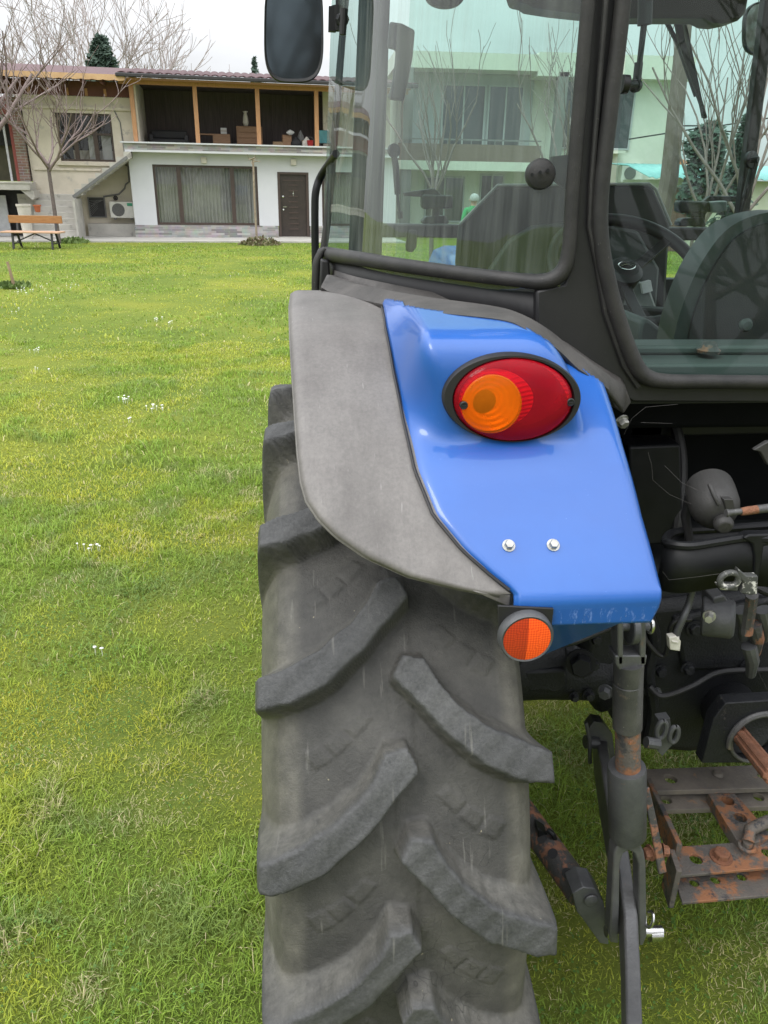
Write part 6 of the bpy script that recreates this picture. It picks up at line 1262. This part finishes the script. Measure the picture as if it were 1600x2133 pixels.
ac2 = thing('air_conditioner', 'pale air conditioner unit high on the modern house wall', 'air conditioner', (11.9, 30.1, 1.95)); b = MB(); b.box((-.42, -.05, 0), (.42, .28, .62)); b.build('casing', 'ac_white', ac2, bevel=.02); b = MB(); b.lathe([(.22, 0), (.22, .02), (0, .02)], (-.1, -.052, .31), (0, -1, 0), 20); b.build('fan_grille', 'ac_grille', ac2)
b = MB(); p = P(1405, 300, 20); b.tube([V(p.x-.12, 20, -.1), V(p.x, 20, 2), V(P(1418, 60, 20).x, 20, 6.6)], [.24, .22, .15], 10); tag(b.build('utility_pole', 'pole_brown'), 'stout brown utility pole seen through the rear window', 'pole')
for nm, lb, pts in (('power_line', 'upper overhead wire crossing behind the bare trees', ((1405, 262), (1500, 262), (1640, 240))), ('power_line', 'lower overhead wire crossing behind the bare trees', ((1310, 290), (1450, 268), (1640, 284)))):
    b = MB(); b.tube([P(x, y, 20.1) for x, y in pts], .018, 5); tag(b.build(nm, 'wire_black'), lb, 'wire')
shd = thing('shed', 'cream shed with turquoise corrugated roof and brown door', 'shed', (12.3, 24, 0)); b = MB(); b.box((-1.9, 0, 0), (4.2, 3, 2.02)); b.build('wall', 'shed_wall', shd, smooth=False)
b = MB(); n = 130; b.grid([[V(-2.4+6.9*i/n, y, z+.025*sin(i*1.2)) for i in range(n+1)] for y, z in ((-.35, 2.06), (1.5, 2.42), (3.2, 2.5))]); b.build('roof', 'turquoise_roof', shd, solid=.01)
b = MB(); b.box((-1.55, -.03, 0), (-.95, 0, 1.75)); d = b.build('door', 'brown_door', shd, smooth=False)
b = MB(); b.box((-1.6, -.045, 1.75), (-.9, .0, 1.8)); b.box((-1.6, -.045, 0), (-1.55, 0, 1.75)); b.box((-.95, -.045, 0), (-.9, 0, 1.75)); b.build('door_frame', 'pole_brown', d, smooth=False)
tr = thing('tiled_house', 'distant house with orange tiled roof just above the shed', 'house', (14.2, 34, 0)); b = MB(); b.box((-1.6, 0, 0), (3, 4, 2.2)); b.build('wall', 'shed_wall', tr, smooth=False); b = MB(); b.prism([V(-2.0, -.3, 2.2), V(3.4, -.3, 2.2), V(.4, 1.8, 3.5), V(-.4, 1.8, 3.5)], (0, .05, 0)); b.prism([V(-2.0, 4.3, 2.2), V(-2.0, -.3, 2.2), V(-.4, 1.8, 3.5)], (.05, 0, 0)); b.build('roof', 'orange_tile', tr, smooth=False)
for px, Y, h, tk, sd, lb, sp2 in ((1480, 15, 6.5, 1.2, 51, 'bare shrubby tree with upright stems left of the seat back', .55), (1560, 13, 7.2, 1.4, 52, 'bare tree with forked stem right of the wiper', .6), (1640, 16, 7.5, 1.3, 53, 'bare upright tree at the right edge behind the cab mirror', .6), (1170, 17, 5.8, 1.7, 54, 'bare tree before the modern house beside the pillar', .7), (905, 18, 5.6, 1.6, 55, 'bare tree before the balcony of the modern house', .75)):
    bare_tree('bare_tree', lb, gpt(px, Y), h, tk, sd, 'bark_grey', 'twig_brown', r0=.055, spread=sp2, depth_=3, kids=3, up=.6, first=6, group='bare trees seen through the cab', min_r=.005)
evergreen('evergreen_bush', 'dark evergreen bush in front of the shed roof', gpt(1462, 19), 3.2, .75, 6, n=2200, conical=False, leaf=.10, z0=.35, cat='bush')
evergreen('conifer', 'small dark conifer behind the right hand front strut', gpt(1530, 22), 3.6, .8, 7, n=1600, leaf=.11, z0=.2)
for px, Y, w_, h_, sd in ((1260, 40, 9, 3.0, 61),):
    pass
# reflections in the glass come from bare trees on the lawn behind the viewer
for x, y, h, sd, lb in ((3.6, -4.2, 7.5, 71, 'bare tree on the lawn behind the tractor, nearer the camera side'), (6.4, -6.5, 8.5, 72, 'bare tree on the lawn behind the tractor, farther to the right'), (-1.2, -9, 8.5, 73, 'bare tree on the lawn behind the tractor, farther to the left')):
    bare_tree('bare_tree', lb, (x, y, 0), h, 1.6, sd, 'bark_grey', 'twig_brown', r0=.13, spread=.95, depth_=4, kids=4, up=.3, group='bare trees behind the tractor', min_r=.009)

# ================================================================== PERSON
def person():
    c = P(988, 404, 16.5); hgt = c.z/1.0
    root_loc = (c.x, 16.5, 0); s = hgt/1.65
    J = {'pel': (0, 0, .92), 'waist': (0, .01, 1.06), 'chest': (0, .0, 1.25), 'neck0': (0, .01, 1.40), 'neck1': (0, .0, 1.47), 'head': (0, -.01, 1.55), 'crown': (0, -.01, 1.62)}
    R = {'pel': .145, 'waist': .135, 'chest': .155, 'neck0': .075, 'neck1': .055, 'head': .085, 'crown': .06}
    Ed = [('pel', 'waist'), ('waist', 'chest'), ('chest', 'neck0'), ('neck0', 'neck1'), ('neck1', 'head'), ('head', 'crown')]
    for sd, k in ((-1, 'l'), (1, 'r')):
        for n, p, r in (('sho', (sd*.17, .0, 1.36), .062), ('elb', (sd*.245, -.03, 1.08), .045), ('wri', (sd*.235, .07, .86), .030), ('palm', (sd*.232, .085, .79), .034), ('hip', (sd*.09, 0, .86), .10), ('kne', (sd*.10, .02, .48), .066), ('ank', (sd*.105, -.02, .09), .042), ('toe', (sd*.12, .13, .035), .038)):
            J[n+k] = p; R[n+k] = r
        Ed += [('chest', 'sho'+k), ('sho'+k, 'elb'+k), ('elb'+k, 'wri'+k), ('wri'+k, 'palm'+k), ('pel', 'hip'+k), ('hip'+k, 'kne'+k), ('kne'+k, 'ank'+k), ('ank'+k, 'toe'+k)]
        for i, (dx, ln_) in enumerate(((-.027, .060), (-.009, .075), (.009, .080), (.027, .070))):
            a = 'f%d%s' % (i, k); J[a] = (sd*.232+sd*.004, .09+dx*1.0, .79-.045); R[a] = .010; J[a+'t'] = (sd*.222, .10+dx, .79-.045-ln_*.6); R[a+'t'] = .008; Ed += [('palm'+k, a), (a, a+'t')]
        a = 'th'+k; J[a] = (sd*.215, .125, .80); R[a] = .011; J[a+'t'] = (sd*.210, .145, .76); R[a+'t'] = .009; Ed += [('palm'+k, a), (a, a+'t')]
    names = list(J); idx = {n: i for i, n in enumerate(names)}
    me = bpy.data.meshes.new('person'); me.from_pydata([Vector(J[n])*s for n in names], [(idx[a], idx[c_]) for a, c_ in Ed], [])
    o = bpy.data.objects.new('person', me); COL.objects.link(o); o.location = root_loc; o.rotation_euler = (0, 0, radians(12))
    md = o.modifiers.new('skin', 'SKIN'); md.use_smooth_shade = True
    for n in names: v = me.skin_vertices[0].data[idx[n]]; v.radius = (R[n]*s, R[n]*s*(.72 if n in ('pel', 'waist', 'chest') else 1)); v.use_root = n == 'pel'
    o.modifiers.new('sub', 'SUBSURF').levels = 2; o.modifiers['sub'].render_levels = 2
    bpy.context.view_layer.update()
    dg = bpy.context.evaluated_depsgraph_get(); m2 = bpy.data.meshes.new_from_object(o.evaluated_get(dg)); o.modifiers.clear(); o.data = m2
    m2.materials.clear()
    for x in ('shirt_green', 'trouser_dark', 'skin', 'shoe_black'): m2.materials.append(MATS[x])
    for p in m2.polygons:
        z = p.center.z/s; x = abs(p.center.x)/s; p.use_smooth = True
        p.material_index = 2 if z > 1.435 or (x > .19 and z < .90) else 0 if z > .93 else 3 if z < .10 else 1
    tag(o, 'grey haired person in a green shirt standing beyond the tractor, back turned', 'person')
    b = MB(); rows = []
    for i in range(9):
        t = i/8; a = t*pi*.62; rows.append([V(.098*sin(a)*cos(q), -.022+.112*sin(a)*sin(q), 1.56+.105*cos(a))*s for q in np.linspace(0, 2*pi, 20, endpoint=False)])
    b.grid(rows, closed=True); b.build('hair', 'hair_grey', o, sharp=0)
    b = MB(); b.lathe([(.0, .03), (.012, .0), (.016, -.02), (.0, -.024)], V(0, .085, 1.545)*s, (0, .5, -1), 10)
    for sd in (-1, 1): b.lathe([(.0, .008), (.02, .004), (.028, -.006), (0, -.01)], V(sd*.093, -.005, 1.54)*s, (sd, 0, .1), 10)
    b.build('nose_and_ears', 'skin', o, sharp=0)
    b = MB()
    for sd in (-1, 1): b.lathe([(.0, .006), (.010, .002), (.0, -.004)], V(sd*.032, .078, 1.565)*s, (0, 1, 0), 8)
    b.build('eyes', 'eye_dark', o)
    b = MB(); b.tube([V(-.025, .076, 1.505)*s, V(0, .084, 1.503)*s, V(.025, .076, 1.505)*s], .005, 6); b.build('mouth', 'skin', o)
person()

# ================================================================== LIGHT
w = bpy.data.worlds.new("World"); scene.world = w; w.use_nodes = True; nt = w.node_tree; L = nt.links.new
bg = nt.nodes['Background']; SUN_E, SUN_A = radians(52), radians(-130)
sk_ = node(nt, 'ShaderNodeTexSky'); sk_.sky_type = 'NISHITA'; sk_.sun_disc = False; sk_.sun_elevation = SUN_E; sk_.sun_rotation = radians(230)
sat = node(nt, 'ShaderNodeHueSaturation'); sat.inputs['Saturation'].default_value = .25; L(sk_.outputs[0], sat.inputs['Color'])
tc = node(nt, 'ShaderNodeTexCoord'); sx = node(nt, 'ShaderNodeSeparateXYZ'); L(tc.outputs['Generated'], sx.inputs[0])
mr = node(nt, 'ShaderNodeMapRange'); mr.inputs['From Min'].default_value = 0; mr.inputs['From Max'].default_value = 1; mr.inputs['To Min'].default_value = 4.9; mr.inputs['To Max'].default_value = 29; L(sx.outputs[2], mr.inputs['Value'])
nz = node(nt, 'ShaderNodeTexNoise'); nz.inputs['Scale'].default_value = 3.2; nz.inputs['Detail'].default_value = 6; nz.inputs['Roughness'].default_value = .55
mp = node(nt, 'ShaderNodeMapping'); mp.inputs['Scale'].default_value = (1, 1, 2.6); L(tc.outputs['Generated'], mp.inputs[0]); L(mp.outputs[0], nz.inputs['Vector'])
m2 = node(nt, 'ShaderNodeMapRange'); m2.inputs['From Min'].default_value = .3; m2.inputs['From Max'].default_value = .7; m2.inputs['To Min'].default_value = .84; m2.inputs['To Max'].default_value = 1.16; L(nz.outputs['Fac'], m2.inputs['Value'])
mu = node(nt, 'ShaderNodeMath', operation='MULTIPLY'); L(mr.outputs[0], mu.inputs[0]); L(m2.outputs[0], mu.inputs[1])
cl = node(nt, 'ShaderNodeMix', data_type='RGBA', blend_type='MULTIPLY'); cl.inputs['Factor'].default_value = 1; cl.inputs['A'].default_value = (.95, .97, 1.0, 1); L(mu.outputs[0], cl.inputs['B'])
mx = node(nt, 'ShaderNodeMix', data_type='RGBA'); mx.inputs['Factor'].default_value = .88; L(sat.outputs[0], mx.inputs['A']); L(cl.outputs['Result'], mx.inputs['B']); L(mx.outputs['Result'], bg.inputs[0])
bg.inputs[1].default_value = .09
sun = bpy.data.lights.new('sun', 'SUN'); sun.energy = 1.2; sun.angle = radians(25); sun.color = (1, .97, .92)
so = bpy.data.objects.new('sun', sun); COL.objects.link(so)
sd = V(sin(SUN_A)*cos(SUN_E), cos(SUN_A)*cos(SUN_E), sin(SUN_E)); so.rotation_euler = sd.to_track_quat('Z', 'Y').to_euler()
scene.view_settings.view_transform = 'Standard'; scene.view_settings.look = 'None'; scene.view_settings.gamma = 1; scene.view_settings.exposure = .6
scene.render.engine = 'CYCLES'
try:
    scene.cycles.use_denoising = True; scene.cycles.transparent_max_bounces = 16; scene.cycles.max_bounces = 8
except Exception: pass
